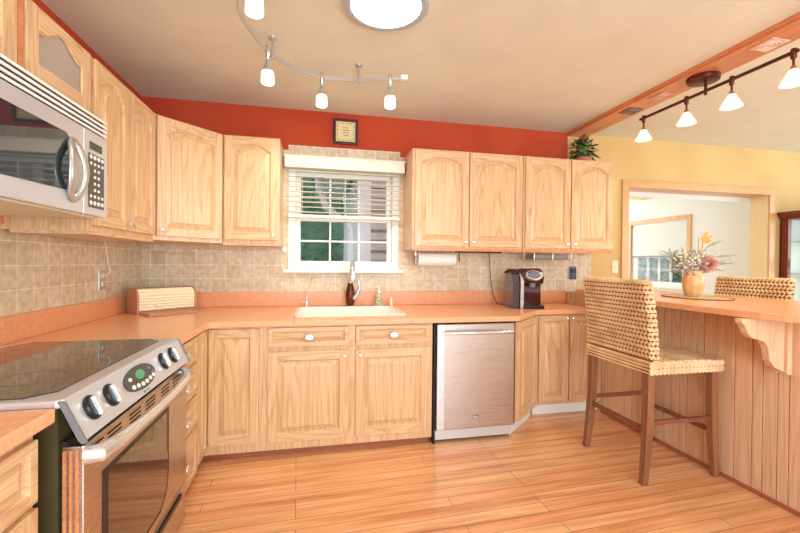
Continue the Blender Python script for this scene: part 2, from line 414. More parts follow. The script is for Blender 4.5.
MB().prism([(6.0, gable(6.0)-.14), (7.6, gable(7.6)-.14), (7.6, gable(7.6)), (5.5, gable(5.5)-.02)], 'x', XSU-.06, XSU).build('trim_5', trim_x, kind='structure')
w2 = MB()
w2.box(XSU-.02, XSU, 5.04, 5.11, .93, 2.09).box(XSU-.02, XSU, 6.22, 6.30, .93, 2.09).box(XSU-.02, XSU, 5.11, 6.22, 2.02, 2.09)
win2 = w2.build('window_2', trim_z, kind='structure', bevel=.003)
MB().box(XSU-.05, XSU, 5.02, 6.32, .93, .985).build('window_sill', white_m, win2, bevel=.004)
m = MB(); m.box(XSU+.02, XSU+.06, 5.11, 5.21, .985, 2.02).box(XSU+.02, XSU+.06, 6.12, 6.22, .985, 2.02).box(XSU+.02, XSU+.06, 5.21, 6.12, .985, 1.03).box(XSU+.02, XSU+.06, 5.21, 6.12, 1.43, 1.47).box(XSU+.02, XSU+.06, 5.21, 6.12, 1.97, 2.02)
for y in (5.44, 5.66, 5.89): m.box(XSU+.03, XSU+.05, y-.008, y+.008, 1.03, 1.43)
m.box(XSU+.03, XSU+.05, 5.21, 6.12, 1.225, 1.241)
f = m.build('window_frame', white_m, win2)
MB().box(XSU+.038, XSU+.042, 5.21, 6.12, 1.03, 1.97).build('pane', glass, f)
sh = thing('roller_shade', (XSU+.01, 5.66, 1.43), 'pale roller shade half lowered over the sunroom window', 'shade')
MB().box(XSU+.004, XSU+.008, 5.13, 6.20, 1.46, 1.99).build('shade_fabric', shade_m, sh)
MB().box(XSU+.0, XSU+.012, 5.13, 6.20, 1.44, 1.465).build('hem_bar', grey_pl, sh)

# ------------------------------------------------------------------ outside
MB().box(-14, 20, 3.9, 26, -.35, -.12).build('ground', grass_m, kind='structure')
def bush(c, r, n, label, size=.07, seed=1, name='shrub', trunk=True):
    rd = random.Random(seed); t = thing(name, (c[0], c[1], -.12), label, 'shrub')
    m = MB()
    for i in range(n):
        while True:
            d = Vector((rd.gauss(0, 1), rd.gauss(0, 1), rd.gauss(0, 1)))
            if d.length > .01: break
        d.normalize(); k = .72+.32*rd.random()
        p = Vector(c)+Vector((d.x*r[0], d.y*r[1], d.z*r[2]))*k
        a = Vector((rd.gauss(0, 1), rd.gauss(0, 1), rd.gauss(0, .6))).normalized()*size*(.6+.7*rd.random()); b = a.orthogonal().normalized()*size*.32
        m.add([p-a, p+b, p+a, p-b], [(0, 1, 2, 3)])
    m.build('foliage', leaf_m, t)
    m = MB(); m.ell(c, (r[0]*.74, 0, 0), (0, r[1]*.74, 0), (0, 0, r[2]*.74), 16, 10); m.build('inner_foliage', leaf_m, t, smooth=True)
    MB().cyl((c[0], c[1], -.14), (c[0], c[1], c[2]), .08).build('trunk', trunk_m, t)
    return t
bush((-.5, 8.7, 1.5), (1.9, .7, 2.3), 9000, 'dense green shrub outside the left half of the sink window', .07, 3)
bush((7.9, 7.0, 1.1), (.8, 1.6, 1.3), 5000, 'leafy green shrub outside the sunroom window', .08, 4)
# neighbouring wing with lap siding, corner board, soffit and downspout
hs = thing('siding_house_wing', (1.3, 5.4, -.12), 'grey lap-sided house wing with white corner board outside the sink window', 'building')
m = MB()
for i in range(26):
    z = -.1+i*.13
    m.prism([(5.0, z), (5.0-.04, z), (5.0-.004, z+.132), (5.0, z+.132)], 'x', .66, 1.7)
m.box(.66, 1.7, 5.0, 5.1, -.12, 3.25); m.build('lap_siding', siding_m, hs)
m = MB()
for i in range(26):
    z = -.1+i*.13
    m.prism([(.52, z), (.52-.022, z), (.52-.006, z+.132), (.52, z+.132)], 'y', 5.05, 7.5)
m.box(.52, .6, 5.05, 7.5, -.12, 3.25); m.build('white_side_siding', siding_w, hs)
MB().box(.50, .67, 4.96, 5.06, -.12, 3.25).build('corner_board', siding_w, hs, bevel=.004)
MB().box(.93, 1.03, 4.95, 5.0, -.12, 3.25).build('window_trim_board', siding_w, hs)
m = MB()
for i in range(5): m.box(.02+i*.085, .10+i*.085, 4.35, 7.0, 2.42, 2.44)
m.box(.0, .48, 4.35, 4.40, 2.40, 2.56); m.box(-.02, .02, 4.35, 7.0, 2.38, 2.56)
m.prism([(-.02, 2.5), (.48, 2.74), (.48, 2.80), (-.02, 2.56)], 'y', 4.35, 7.0)
hs2 = thing('porch_soffit', (.4, 5.5, 2.4), 'white slatted porch soffit above the siding outside the sink window', 'roof'); m.build('soffit', siding_w, hs2)
ds = MB().tube([(.0, 4.85, 2.42), (.03, 4.85, 2.2), (.10, 4.85, 1.98), (.24, 4.85, 1.86), (.36, 4.87, 1.80), (.40, 4.9, 1.70), (.41, 4.92, 1.4), (.41, 4.92, -.1)], .04, 10).build('downspout', siding_w, smooth=True)
tag(ds, 'white curved downspout against the siding outside the sink window', 'pipe')

# ------------------------------------------------------------------ cabinet builders
def outline(x0, x1, z0, zs, rise, d, ins=0, n=14):
    pts = [(x0+d, z0+d), (x1-d, z0+d)]
    for i in range(n+1):
        u = 1-i/n; t = abs(u-.5)*2
        a = rise*max(0, 1-(t/.9)**2)**.85 if rise < .053 else rise*(.5+.5*math.cos(math.pi*min(t/.86, 1)))
        pts.append((x0+d+(x1-x0-2*d)*u, zs+a-d))
    return pts
def door_mesh(T, x0, x1, z0, z1, rise=0, st=.055, t=.02, kind='panel', stt=None):
    """raised-panel door; material 0 = vertical grain, 1 = horizontal grain, 2 = glass"""
    m = MB(T)
    zr = z1-(stt or st)-rise
    m.box(x0, x0+st, 0, t, z0, z1).box(x1-st, x1, 0, t, z0, z1)
    m.cur = 1
    m.box(x0+st, x1-st, 0, t, z0, z0+st)
    top = outline(x0+st, x1-st, z0+st, zr, rise, 0)[2:]
    m.prism([(x1-st, z1), (x0+st, z1)]+top[::-1], 'y', 0, t)
    a = [outline(x0+st, x1-st, z0+st, zr, rise, d) for d in (0, .001, .005, .007, .036, .040, .040)]
    ys = (t-.001, t-.005, t-.006, t-.015, t-.004, t+.001, t+.001)
    if kind == 'panel':
        m.cur = 0
        L = [[(p[0], y, p[1]) for p in l] for l, y in zip(a[:6], ys[:6])]
        m.loops(L, False, True)
    elif kind == 'glass':
        m.cur = 1
        L = [[(p[0], y, p[1]) for p in l] for l, y in zip(a[:3], ys[:3])]
        m.loops(L, False, False)
    return m
def knob(T, x, z, y=.02, parent=None, name='knob', r=.014):
    m = MB(T); n = 14
    prof = [(.004, 0), (.004, .010), (r*.7, .013), (r, .018), (r*.95, .023), (r*.5, .026), (0.001, .0265)]
    L = [[(x+math.cos(2*math.pi*i/n)*a, y+b, z+math.sin(2*math.pi*i/n)*a) for i in range(n)] for a, b in prof]
    m.loops(L); return m.build(name, chrome, parent, smooth=True)
def shell_pull(T, x, z, y=.02, parent=None):
    m = MB(T); n = 18
    prof = [(.006, 0), (.006, .008), (.016, .010), (.020, .018), (.015, .026), (.001, .028)]
    L = [[(x+math.cos(2*math.pi*i/n)*a*1.75, y+b*1.15, z+math.sin(2*math.pi*i/n)*a*1.15) for i in range(n)] for a, b in prof]
    m.loops(L); return m.build('drawer_pull', chrome, parent, smooth=True)
def oh(u):  # horizontal grain for a face direction
    return oak_x if abs(u[0]) >= abs(u[1]) else oak_y
def add_door(par, T, u, x0, x1, z0, z1, rise=0, kn=None, st=.055, kind='panel', name='door', stt=None):
    d = door_mesh(T, x0, x1, z0, z1, rise, st, kind=kind, stt=stt).build(name, [oak_z, oh(u)], par, bevel=.0022)
    if kind == 'glass':
        zr = z1-(stt or st)-rise
        g = MB(T); o = outline(x0+st-.003, x1-st+.003, z0+st-.003, zr, rise, 0)
        g.prism(o, 'y', .006, .010); g.build('glass_pane', cabglass, d)
    if kn: knob(T, kn[0], kn[1], parent=d)
    return d
def add_drawer(par, T, u, x0, x1, z0, z1, pull=True, px=None):
    m = door_mesh(T, x0, x1, z0, z1, 0, .028)
    mm = [oh(u), oh(u)]
    d = m.build('drawer', mm, par, bevel=.002)
    if pull: shell_pull(T, (x0+x1)/2 if px is None else px, (z0+z1)/2, .018, parent=d)
    return d

ZU0, ZU1 = 1.438, 2.268
# --- uppers, left run.  face plane X=-1.03, u = +Y, n = +X
T = frame((-1.05, 0, 0), (0, 1, 0), (1, 0, 0)); u = (0, 1, 0)
c = thing('upper_cabinet', (-1.22, 1.66, 1.965), 'short oak wall cabinet with two arched glass doors above the microwave', 'cabinet')
MB().box(XL, -1.05, 1.2, 2.135, 1.965, 2.268).build('cabinet_body', oak_z, c, bevel=.002)
add_door(c, T, u, 1.215, 1.655, 1.975, 2.255, .054, kind='glass', st=.068, stt=.036)
add_door(c, T, u, 1.70, 2.125, 1.975, 2.255, .054, kind='glass', st=.068, stt=.036)
MB().box(-1.05, -1.034, 1.662, 1.692, 1.972, 2.26).build('center_stile', beam_m, c)
c = thing('upper_cabinet', (-1.22, 2.52, ZU0), 'tall oak wall cabinet with two arched doors right of the microwave', 'cabinet')
MB().box(XL, -1.05, 2.14, 2.90, ZU0, ZU1).build('cabinet_body', oak_z, c, bevel=.002)
add_door(c, T, u, 2.165, 2.515, ZU0+.03, ZU1-.01, .05, (2.487, 1.505))
add_door(c, T, u, 2.525, 2.885, ZU0+.03, ZU1-.01, .05, (2.553, 1.505))
MB().box(-1.36, -1.045, 2.14, 2.90, ZU0-.015, ZU0).build('light_rail', oak_y, c)
# diagonal corner
A = Vector((-1.05, 2.905, 0)); B = Vector((-.70, 3.268, 0)); du = (B-A).normalized(); dn = Vector((du.y, -du.x, 0))
c = thing('upper_cabinet', (-1.2, 3.4, ZU0), 'diagonal oak corner wall cabinet with one arched door', 'cabinet')
MB().prism([(XL+.009, 2.905), (A.x, A.y), (B.x, B.y), (B.x, YB-.009), (XL+.009, YB-.009)], 'z', ZU0, ZU1).build('cabinet_body', oak_z, c, bevel=.002)
T = frame(A, du, dn); L = (B-A).length
add_door(c, T, du, .018, L-.018, ZU0+.03, ZU1-.01, .05, (.048, 1.505))
# single back-left
T = frame((0, 3.27, 0), (1, 0, 0), (0, -1, 0)); u = (1, 0, 0)
c = thing('upper_cabinet', (-.49, 3.45, ZU0), 'narrow oak wall cabinet with one arched door left of the sink window', 'cabinet')
MB().box(-.697, -.282, 3.27, YB-.008, ZU0, ZU1).build('cabinet_body', oak_z, c, bevel=.002)
add_door(c, T, u, -.685, -.295, ZU0+.03, ZU1-.01, .05, (-.333, 1.505))
MB().box(-.697, -.282, 3.275, 3.6, ZU0-.012, ZU0).build('light_rail', oak_x, c)
# right group
for (a, b, lab, ds_) in ((.79, 1.805, 'oak wall cabinet with two arched doors right of the sink window', (.81, 1.285, 1.297, 1.79)),
                         (1.81, 2.735, 'oak wall cabinet with two arched doors at the right end under the potted plant', (1.825, 2.272, 2.284, 2.72))):
    c = thing('upper_cabinet', ((a+b)/2, 3.45, 1.418), lab, 'cabinet')
    MB().box(a, b, 3.27, YB-.009, 1.418, ZU1).build('cabinet_body', oak_z, c, bevel=.002)
    add_door(c, T, u, ds_[0], ds_[1], 1.448, ZU1-.01, .05, (ds_[1]-.03, 1.488))
    add_door(c, T, u, ds_[2], ds_[3], 1.448, ZU1-.01, .05, (ds_[2]+.03, 1.488))
    MB().box(a, b, 3.262, 3.276, 1.408, 1.432).build('light_rail', beam_m, c)  # reddish wood tone paints in the shading along the bottom edge
# board on the wall below the microwave
o = MB().box(XL, XL+.02, 1.2, 2.138, 1.46, 1.5).build('wall_board', beam_m); tag(o, 'wood mounting board on the wall under the microwave', 'board')

# --- base cabinets
def kick(par, m): return m.build('toe_kick', toe_m, par)
XF = -.69; YF = 2.755
T = frame((XF, 0, 0), (0, 1, 0), (1, 0, 0)); u = (0, 1, 0)
c = thing('base_cabinet', (-1.0, .7, 0), 'oak base cabinet nearest the camera, left of the range', 'cabinet')
MB().box(XL+.002, XF, .1, 1.165, .1, .876).build('cabinet_body', oak_z, c, bevel=.002)
kick(c, MB().box(XL+.002, XF-.05, .1, 1.165, 0, .1))
add_drawer(c, T, u, .62, 1.15, .70, .855); add_drawer(c, T, u, .12, .60, .70, .855)
add_door(c, T, u, .62, 1.15, .115, .685, 0, (.66, .64)); add_door(c, T, u, .12, .60, .115, .685, 0, (.56, .64))
c = thing('base_cabinet', (-1.0, 2.33, 0), 'oak drawer base with four drawers right of the range', 'cabinet')
MB().box(XL, XF, 2.13, 2.53, .05, .876).build('cabinet_body', oak_z, c, bevel=.002)
kick(c, MB().box(XL, XF-.05, 2.13, 2.53, 0, .05))
for z0, z1 in ((.735, .862), (.54, .705), (.355, .522), (.07, .342)):
    d = add_drawer(c, T, u, 2.145, 2.522, z0, z1, px=2.27)
c = thing('base_cabinet', (-.9, 3.0, 0), 'oak corner base cabinet whose narrow and wide doors meet at the left inner corner', 'cabinet')
MB().prism([(XL+.002, 2.535), (XF, 2.535), (XF, YF), (-.335, YF), (-.335, YB-.01), (XL+.002, YB-.01)], 'z', .05, .876).build('cabinet_body', oak_z, c, bevel=.002)
kick(c, MB().prism([(XL+.002, 2.535), (XF-.05, 2.535), (XF-.05, YF+.07), (-.335, YF+.07), (-.335, YF+.3), (XL+.002, YF+.3)], 'z', 0, .05))
add_door(c, T, u, 2.55, 2.74, .10, .865, 0, (2.60, .17), st=.04)
T = frame((0, YF, 0), (1, 0, 0), (0, -1, 0)); u = (1, 0, 0)
add_door(c, T, u, -.665, -.36, .115, .862, 0, None)
c = thing('base_cabinet', (.25, 3.1, 0), 'wide oak sink base cabinet with two false drawers over two doors', 'cabinet')
MB().box(-.335, .825, YF, YB-.01, .05, .72).box(-.335, .825, YF, 2.86, .72, .876).build('cabinet_body', oak_z, c, bevel=.002)
kick(c, MB().box(-.335, .825, YF+.07, YF+.09, 0, .05))
for a, b, k in ((-.303, .225, .195), (.273, .80, .303)):
    add_drawer(c, T, u, a, b, .737, .865); add_door(c, T, u, a, b, .105, .705, 0, (k, .665), st=.06)
# angled and recessed on the right
A = Vector((1.475, YF, 0)); B = Vector((1.835, 3.075, 0)); du = (B-A).normalized(); dn = Vector((du.y, -du.x, 0))
T = frame(A, du, dn); L = (B-A).length
c = thing('base_cabinet', (1.65, 3.2, 0), 'angled oak base cabinet with one door right of the dishwasher', 'cabinet')
MB().prism([(A.x, A.y), (B.x, B.y), (B.x, YB-.01), (A.x, YB-.01)], 'z', .1, .876).build('cabinet_body', oak_z, c, bevel=.002)
kp = [A+dn*-.04, B+dn*-.04+du*.0]; kk = MB(); kk.prism([(kp[0].x, kp[0].y), (kp[1].x, kp[1].y), (B.x, B.y+.3), (A.x, B.y+.3)], 'z', 0, .1); kk.build('toe_kick', white_m, c)
add_door(c, T, du, .03, L-.03, .11, .862, 0, None)
T = frame((0, 3.075, 0), (1, 0, 0), (0, -1, 0)); u = (1, 0, 0)
c = thing('base_cabinet', (2.15, 3.3, 0), 'recessed oak base cabinet with two doors behind the bar stool', 'cabinet')
MB().box(1.84, 2.478, 3.075, YB-.01, .1, .876).build('cabinet_body', oak_z, c, bevel=.002)
MB().box(1.84, 2.478, 3.13, 3.2, 0, .1).build('toe_kick', white_m, c)
add_door(c, T, u, 1.855, 2.135, .125, .865, 0, (2.115, .84), st=.05); add_door(c, T, u, 2.147, 2.43, .125, .865, 0, (2.167, .84), st=.05)

# --- countertops
ct = thing('countertop', (0, 3.2, .876), 'salmon orange laminate countertop running from the range round the sink to the bar', 'countertop')
Z0, Z1 = .876, .914
m = MB()
sx0, sx1, sy0, sy1 = -.14, .66, 2.90, 3.46        # sink cut-out
m.prism([(XL+.001, 2.125), (-.66, 2.125), (-.66, 2.66), (-.645, 2.70), (-.61, 2.718), (sx0, 2.718), (sx0, YB-.009), (XL+.001, YB-.009)], 'z', Z0, Z1)
m.box(sx0, sx1, 2.718, sy0, Z0, Z1).box(sx0, sx1, sy1, YB-.009, Z0, Z1)
m.prism([(sx1, 2.718), (1.45, 2.718), (1.50, 2.735), (1.80, 3.03), (1.86, 3.045), (2.478, 3.045), (2.478, YB-.009), (sx1, YB-.009)], 'z', Z0, Z1)
m.build('worktop', laminate, ct, bevel=.004)
m = MB(); m.box(XL+.0005, XL+.022, 2.125, YB-.022, Z1, 1.04).box(XL+.0005, 2.478, YB-.024, YB-.0085, Z1, 1.04)
m.build('backsplash_lip', laminate_edge, ct, bevel=.004)
ct = thing('countertop', (-1.0, .7, .876), 'short salmon laminate countertop nearest the camera, left of the range', 'countertop')
MB().box(XL, -.66, .1, 1.20, Z0, Z1).build('worktop', laminate, ct, bevel=.005)
MB().box(XL+.0005, XL+.022, .1, 1.2, Z1, 1.04).build('backsplash_lip', laminate_edge, ct, bevel=.004)
o = MB().box(XL+.0005, XL+.022, 1.201, 2.124, Z1-.1, 1.04).box(XL+.022, -1.31, 1.211, 2.109, .86, Z1).build('range_back_ledge', laminate_edge, bevel=.003)
tag(o, 'salmon laminate ledge and splash strip on the wall behind the range', 'splash strip')

# ------------------------------------------------------------------ sink and taps
sk = thing('kitchen_sink', (.26, 3.18, .75), 'white enamel drop-in sink below the window', 'sink')
m = MB()
def rrect(x0, x1, y0, y1, r, z, n=5):
    P = []
    for cx, cy, a0 in ((x1-r, y0+r, -90), (x1-r, y1-r, 0), (x0+r, y1-r, 90), (x0+r, y0+r, 180)):
        for i in range(n+1):
            a = math.radians(a0+90*i/n); P.append((cx+r*math.cos(a), cy+r*math.sin(a), z))
    return P
L = [rrect(sx0-.012, sx1+.012, sy0-.012, sy1+.012, .06, .9145), rrect(sx0-.010, sx1+.010, sy0-.010, sy1+.010, .06, .922),
     rrect(sx0+.012, sx1-.012, sy0+.012, sy1-.012, .05, .922), rrect(sx0+.02, sx1-.02, sy0+.02, sy1-.02, .05, .912),
     rrect(sx0+.04, sx1-.04, sy0+.04, sy1-.04, .06, .77), rrect(sx0+.07, sx1-.07, sy0+.07, sy1-.07, .05, .757)]
m.loops(L, False, True); m.build('basin', sink_m, sk, smooth=True)
MB().lathe([(.03, 0), (.03, .003), (.024, .003), (.02, .0)], (.26, 3.2, .7575)).build('drain', chrome, sk)
fx, fy = .297, 3.50
fa = thing('kitchen_faucet', (fx, fy, .914), 'dark-bodied pull-out kitchen faucet with steel spray head behind the sink', 'faucet')
MB().lathe([(.034, 0), (.034, .006), (.026, .012)], (fx, fy, .914)).build('base_plate', chrome, fa, smooth=True)
MB().lathe([(.024, 0), (.036, .03), (.042, .08), (.038, .13), (.028, .17), (.021, .20)], (fx, fy, .922), n=24).build('faucet_body', bronze, fa, smooth=True)
MB().tube([(fx, fy, 1.12), (fx+.004, fy-.004, 1.18), (fx+.008, fy-.03, 1.25), (fx+.008, fy-.07, 1.30), (fx+.006, fy-.12, 1.31), (fx+.004, fy-.16, 1.28), (fx, fy-.18, 1.235)], .017, 14, [.019, .019, .018, .017, .017, .019, .022]).build('spout', steel, fa, smooth=True)
MB().tube([(fx, fy-.18, 1.236), (fx, fy-.188, 1.19), (fx, fy-.192, 1.15)], .02, 14, [.022, .025, .020]).build('spray_head', chrome, fa, smooth=True)
MB().tube([(fx+.025, fy-.02, .985), (fx+.06, fy-.03, 1.03), (fx+.075, fy-.035, 1.08), (fx+.068, fy-.035, 1.15)], .012, 10, [.02, .018, .013, .008]).build('lever_handle', steel, fa, smooth=True)
gx, gy = -.075, 3.50
fa = thing('filter_faucet', (gx, gy, .914), 'small thin gooseneck filter tap left of the main faucet', 'faucet')
MB().lathe([(.018, 0), (.018, .008), (.010, .014), (.010, .05), (.006, .06)], (gx, gy, .914)).build('faucet_body', chrome, fa, smooth=True)
MB().tube([(gx, gy, .97), (gx+.01, gy, 1.04), (gx+.025, gy-.005, 1.12), (gx+.045, gy-.02, 1.165), (gx+.065, gy-.04, 1.165), (gx+.075, gy-.05, 1.12)], .0055, 10).build('spout', chrome, fa, smooth=True)
MB().tube([(gx, gy, .955), (gx-.03, gy-.005, .965), (gx-.045, gy-.01, .96)], .005, 8).build('lever_handle', chrome, fa, smooth=True)
# soap dispenser in a white dish
px, py = .552, 3.47+.04
sd = thing('soap_dispenser', (px, py, .928), 'patterned glass soap bottle with white pump standing in a white dish', 'soap dispenser')
MB().lathe([(.028, .0), (.031, .01), (.031, .07), (.024, .088), (.012, .098), (.012, .105)], (px, py, .928)).build('bottle', speckle('green_patterned_glass', srgb(110, 120, 70), srgb(225, 220, 190), 70, .2), sd, smooth=True)
MB().lathe([(.014, 0), (.014, .018), (.005, .022), (.005, .045)], (px, py, 1.033)).tube([(px, py, 1.078), (px, py, 1.088), (px-.02, py-.01, 1.09), (px-.035, py-.018, 1.082)], .007, 8).build('pump', white_pl, sd, smooth=True)
o = MB().lathe([(.034, 0), (.042, .010), (.044, .013), (.038, .010), (.030, .005)], (px, py, .9145), n=24).build('soap_dish', white_pl, smooth=True)
tag(o, 'small white dish under the soap bottle', 'dish')
o = MB().lathe([(.012, 0), (.014, .02), (.010, .055), (.006, .075)], (.665, 3.52, .9145)).build('air_gap_cap', cream_pl, smooth=True)
tag(o, 'small cream air gap cap on the counter right of the soap bottle', 'air gap')
o = MB().lathe([(.022, 0), (.022, .012), (.018, .018), (.001, .019)], (-.268, YB-.008, 1.41), (0, -1, 0)).build('wall_hook', white_pl, smooth=True)
tag(o, 'round white button hook on the tiles left of the sink window', 'hook')

# ------------------------------------------------------------------ dishwasher
dw = thing('dishwasher', (1.14, 3.0, 0), 'stainless steel dishwasher under the counter right of the sink cabinet', 'dishwasher')
MB().box(.85, 1.452, 2.76, 3.45, .09, .872).build('tub', black_in, dw)
m = MB(); m.box(.85, 1.452, 2.722, 2.758, .105, .864); m.build('door', dwsteel, dw, bevel=.006)
d = COL.objects['door'] if False else None
dd = [o for o in COL.objects if o.parent == dw and o.name.startswith('door')][0]
MB().tube([(.885, 2.685, .806), (.95, 2.670, .808), (1.15, 2.664, .808), (1.35, 2.670, .806), (1.42, 2.685, .804)], .012, 12).cyl((.895, 2.685, .806), (.895, 2.722, .806), .010).cyl((1.41, 2.685, .804), (1.41, 2.722, .804), .010).build('handle', chrome, dd, smooth=True)
MB().box(.853, .905, 2.7205, 2.722, .11, .86).build('highlight_strip', steel2, dd)  # lighter steel strip paints the highlight down the door's left side
MB().box(1.125, 1.172, 2.7195, 2.722, .175, .20).build('badge', grey_pl, dd)
m = MB(); m.box(1.131, 1.137, 2.719, 2.7195, .180, .195).box(1.141, 1.147, 2.719, 2.7195, .180, .195).box(1.151, 1.166, 2.719, 2.7195, .180, .186); m.build('badge_mark', white_pl, dd)
MB().box(.85, 1.452, 2.765, 2.785, .02, .095).build('toe_panel', steel2, dw)
MB().box(.832, .846, 2.74, 2.78, .0, .872).build('side_gap_strip', black_in, dw)

# ------------------------------------------------------------------ range
rg = thing('range', (-1.0, 1.66, 0), 'stainless slide-in electric range with black glass cooktop in the left foreground', 'range')
RY0, RY1 = 1.21, 2.112
MB().box(-1.29, -.665, RY0+.005, RY1-.005, .03, .905).build('range_body', olive, rg)
m = MB()
P = [(-1.30, RY0), (-.668, RY0), (-.652, RY0+.012), (-.652, RY1-.012), (-.668, RY1), (-1.27, RY1), (-1.31, RY1-.12), (-1.31, RY0)]
m.prism(P, 'z', .905, .929); m.build('cooktop_frame', steel2, rg, bevel=.006)
P = [(-1.27, RY0+.03), (-.76, RY0+.03), (-.705, RY0+.085), (-.705, RY1-.085), (-.76, RY1-.025), (-1.235, RY1-.025), (-1.28, RY1-.13)]
cg = MB().prism(P, 'z', .926, .9315).build('cooktop_glass', blackgl, rg)
ringm = mat('faint_burner_ring', srgb(120, 110, 100), .3)
for (x, y, r) in ((-1.12, 1.45, .10), (-1.12, 1.88, .075), (-.86, 1.45, .085), (-.86, 1.88, .11)):
    m = MB(); n = 40
    L = [[(x+q*math.cos(2*math.pi*i/n), y+q*math.sin(2*math.pi*i/n), .9318) for i in range(n)] for q in (r, r+.0025)]
    m.loops(L, False, False); m.build('burner_ring', ringm, cg)
# slanted control panel  (profile in X,Z)
pn = MB().prism([(-.668, .925), (-.650, .922), (-.600, .815), (-.616, .812)], 'y', RY0+.005, RY1-.005).build('control_panel', steel2, rg, bevel=.003)
for ya in (RY0-.002, RY1-.008): MB().prism([(-.662, .926), (-.646, .924), (-.594, .813), (-.606, .810)], 'y', ya, ya+.009).build('end_cap', grey_pl, pn)
pa = Vector((-.650, 0, .922)); pb = Vector((-.600, 0, .815)); pu = (pa-pb).normalized(); pnn = Vector((pu.z, 0, -pu.x))
pc = (pa+pb)/2
def onp(y, s, h): return Vector((0, y, 0))+Vector((pc.x, 0, pc.z))+pu*s+pnn*h   # y along panel, s up, h out
Tp = lambda p: onp(p.x, p.y, p.z)
for y in (1.305, 1.415, 1.855, 1.965):
    m = MB(Tp); n = 20
    L = [[(y+math.cos(2*math.pi*i/n)*r, .008+math.sin(2*math.pi*i/n)*r, h) for i in range(n)] for r, h in ((.037, .0), (.037, .004), (.032, .006), (.030, .011), (.027, .012))]
    m.loops(L); k = m.build('knob', black, pn, smooth=True)
    MB(Tp).box(y-.009, y+.009, .008-.029, .008+.029, .010, .024).build('knob_grip', chrome, k, bevel=.003)
m = MB(Tp); n = 32
L = [[(1.625+math.cos(2*math.pi*i/n)*.125*k, .006+math.sin(2*math.pi*i/n)*.044*k, h) for i in range(n)] for k, h in ((1, 0), (1, .003), (.97, .004))]
m.loops(L); dp = m.build('display_bezel', mat('dark_bezel', srgb(70, 68, 66), .3), pn)
m = MB(Tp); L = [[(1.625+math.cos(2*math.pi*i/n)*.034, .016+math.sin(2*math.pi*i/n)*.017, h) for i in range(n)] for h in (.0035, .0055)]; m.loops(L); m.build('clock_display', green_led, dp)
for i in range(6):
    y = 1.545+i*.034; s = -.022+.006*abs(i-2.5)*.6
    m = MB(Tp); n2 = 12; L = [[(y+math.cos(2*math.pi*j/n2)*.011, s+math.sin(2*math.pi*j/n2)*.008, h) for j in range(n2)] for h in (.0035, .0065)]; m.loops(L); m.build('button', white_pl, dp)
for y, s in ((1.545, .016), (1.705, .018), (1.72, -.002)):
    m = MB(Tp); n2 = 12; L = [[(y+math.cos(2*math.pi*j/n2)*.010, s+math.sin(2*math.pi*j/n2)*.007, h) for j in range(n2)] for h in (.0035, .0065)]; m.loops(L); m.build('button', white_pl if y < 1.6 else grey_pl, dp)
m = MB(Tp); m.box(1.600, 1.611, -.053, -.044, 0, .001); m.box(1.616, 1.650, -.050, -.047, 0, .001); m.build('badge', grey_pl, pn)
# oven door
MB().box(-.66, -.645, RY0+.01, RY1-.01, .80, .815).build('vent_gap', black_in, rg)
od = MB().box(-.662, -.606, RY0+.012, RY1-.012, .245, .800).build('oven_door', dwsteel, rg, bevel=.005)
for g in (1.235, 1.345, 1.49, 1.62, 1.77, 1.90):
    m = MB()
    for k in range(3):
        if g == 1.235 and k > 0: continue
        m.box(-.6065, -.6045, g, g+.085, .764-k*.014+.014, .769-k*.014+.014)
    m.build('vent_slots', black_in, od)
# ridged near edge; wood colour imitates a reflection in the steel
m = MB()
for k in range(3): m.box(-.655+k*.015, -.648+k*.015, RY0+.008, RY0+.012, .26, .79)
m.build('edge_reflection_ridges', beam_m, od)
wp = [(1.345, .30), (1.76, .30), (1.82, .35), (1.84, .42), (1.84, .67), (1.345, .67)]
MB().prism([(1.315, .285), (1.77, .285), (1.838, .34), (1.855, .42), (1.855, .685), (1.315, .685)], 'x', -.607, -.6045).build('window_trim', black, od)
MB().prism(wp, 'x', -.606, -.6035).build('oven_window', ovenglass, od)
MB().tube([(-.605, 1.235, .770), (-.575, 1.235, .772), (-.558, 1.30, .775), (-.550, 1.45, .775), (-.548, 1.60, .773), (-.550, 1.75, .775), (-.555, 1.90, .782), (-.572, 1.985, .786), (-.605, 2.01, .786)], .017, 14, [.026, .026, .021, .016, .015, .016, .018, .022, .022]).build('handle', chrome, od, smooth=True)
dr = MB().box(-.662, -.61, RY0+.012, RY1-.012, .06, .232).build('storage_drawer', dwsteel, rg, bevel=.004)
MB().box(-.612, -.600, RY0+.1, RY1-.1, .20, .222).build('drawer_grip', black, dr)

# ------------------------------------------------------------------ microwave
mw = thing('microwave', (-1.18, 1.66, 1.497), 'stainless over-the-range microwave with oval loop handle hung on the left wall', 'microwave')
MY0, MY1 = 1.20, 2.118
MB().box(XL+.02, -.985, MY0, MY1, 1.502, 1.945).build('microwave_body', steel2, mw, bevel=.003)
m = MB(); m.box(-.985, -.978, MY0, MY1, 1.865, 1.945); vb = m.build('vent_back', black_in, mw)
m = MB()
for k in range(4):
    z = 1.868+k*.0205; m.prism([(-.98, z+.006), (-.962, z), (-.960, z+.010), (-.98, z+.014)], 'y', MY0, MY1)
m.build('vent_louver', white_pl, mw, bevel=.001)
md = MB().box(-.985, -.96, MY0, 1.925, 1.497, 1.862).build('microwave_door', steel2, mw, bevel=.004)
MB().prism([(1.27, 1.56), (1.80, 1.575), (1.83, 1.60), (1.845, 1.77), (1.80, 1.80), (1.27, 1.80)], 'x', -.961, -.9575).build('door_window', mwglass, md)
hp = []
for i in range(25):
    a = 2*math.pi*i/24; hp.append((-.945+.012*math.cos(2*a), 1.842+.048*math.cos(a), 1.662+.115*math.sin(a)))
hm = MB()
n = 12; L = []
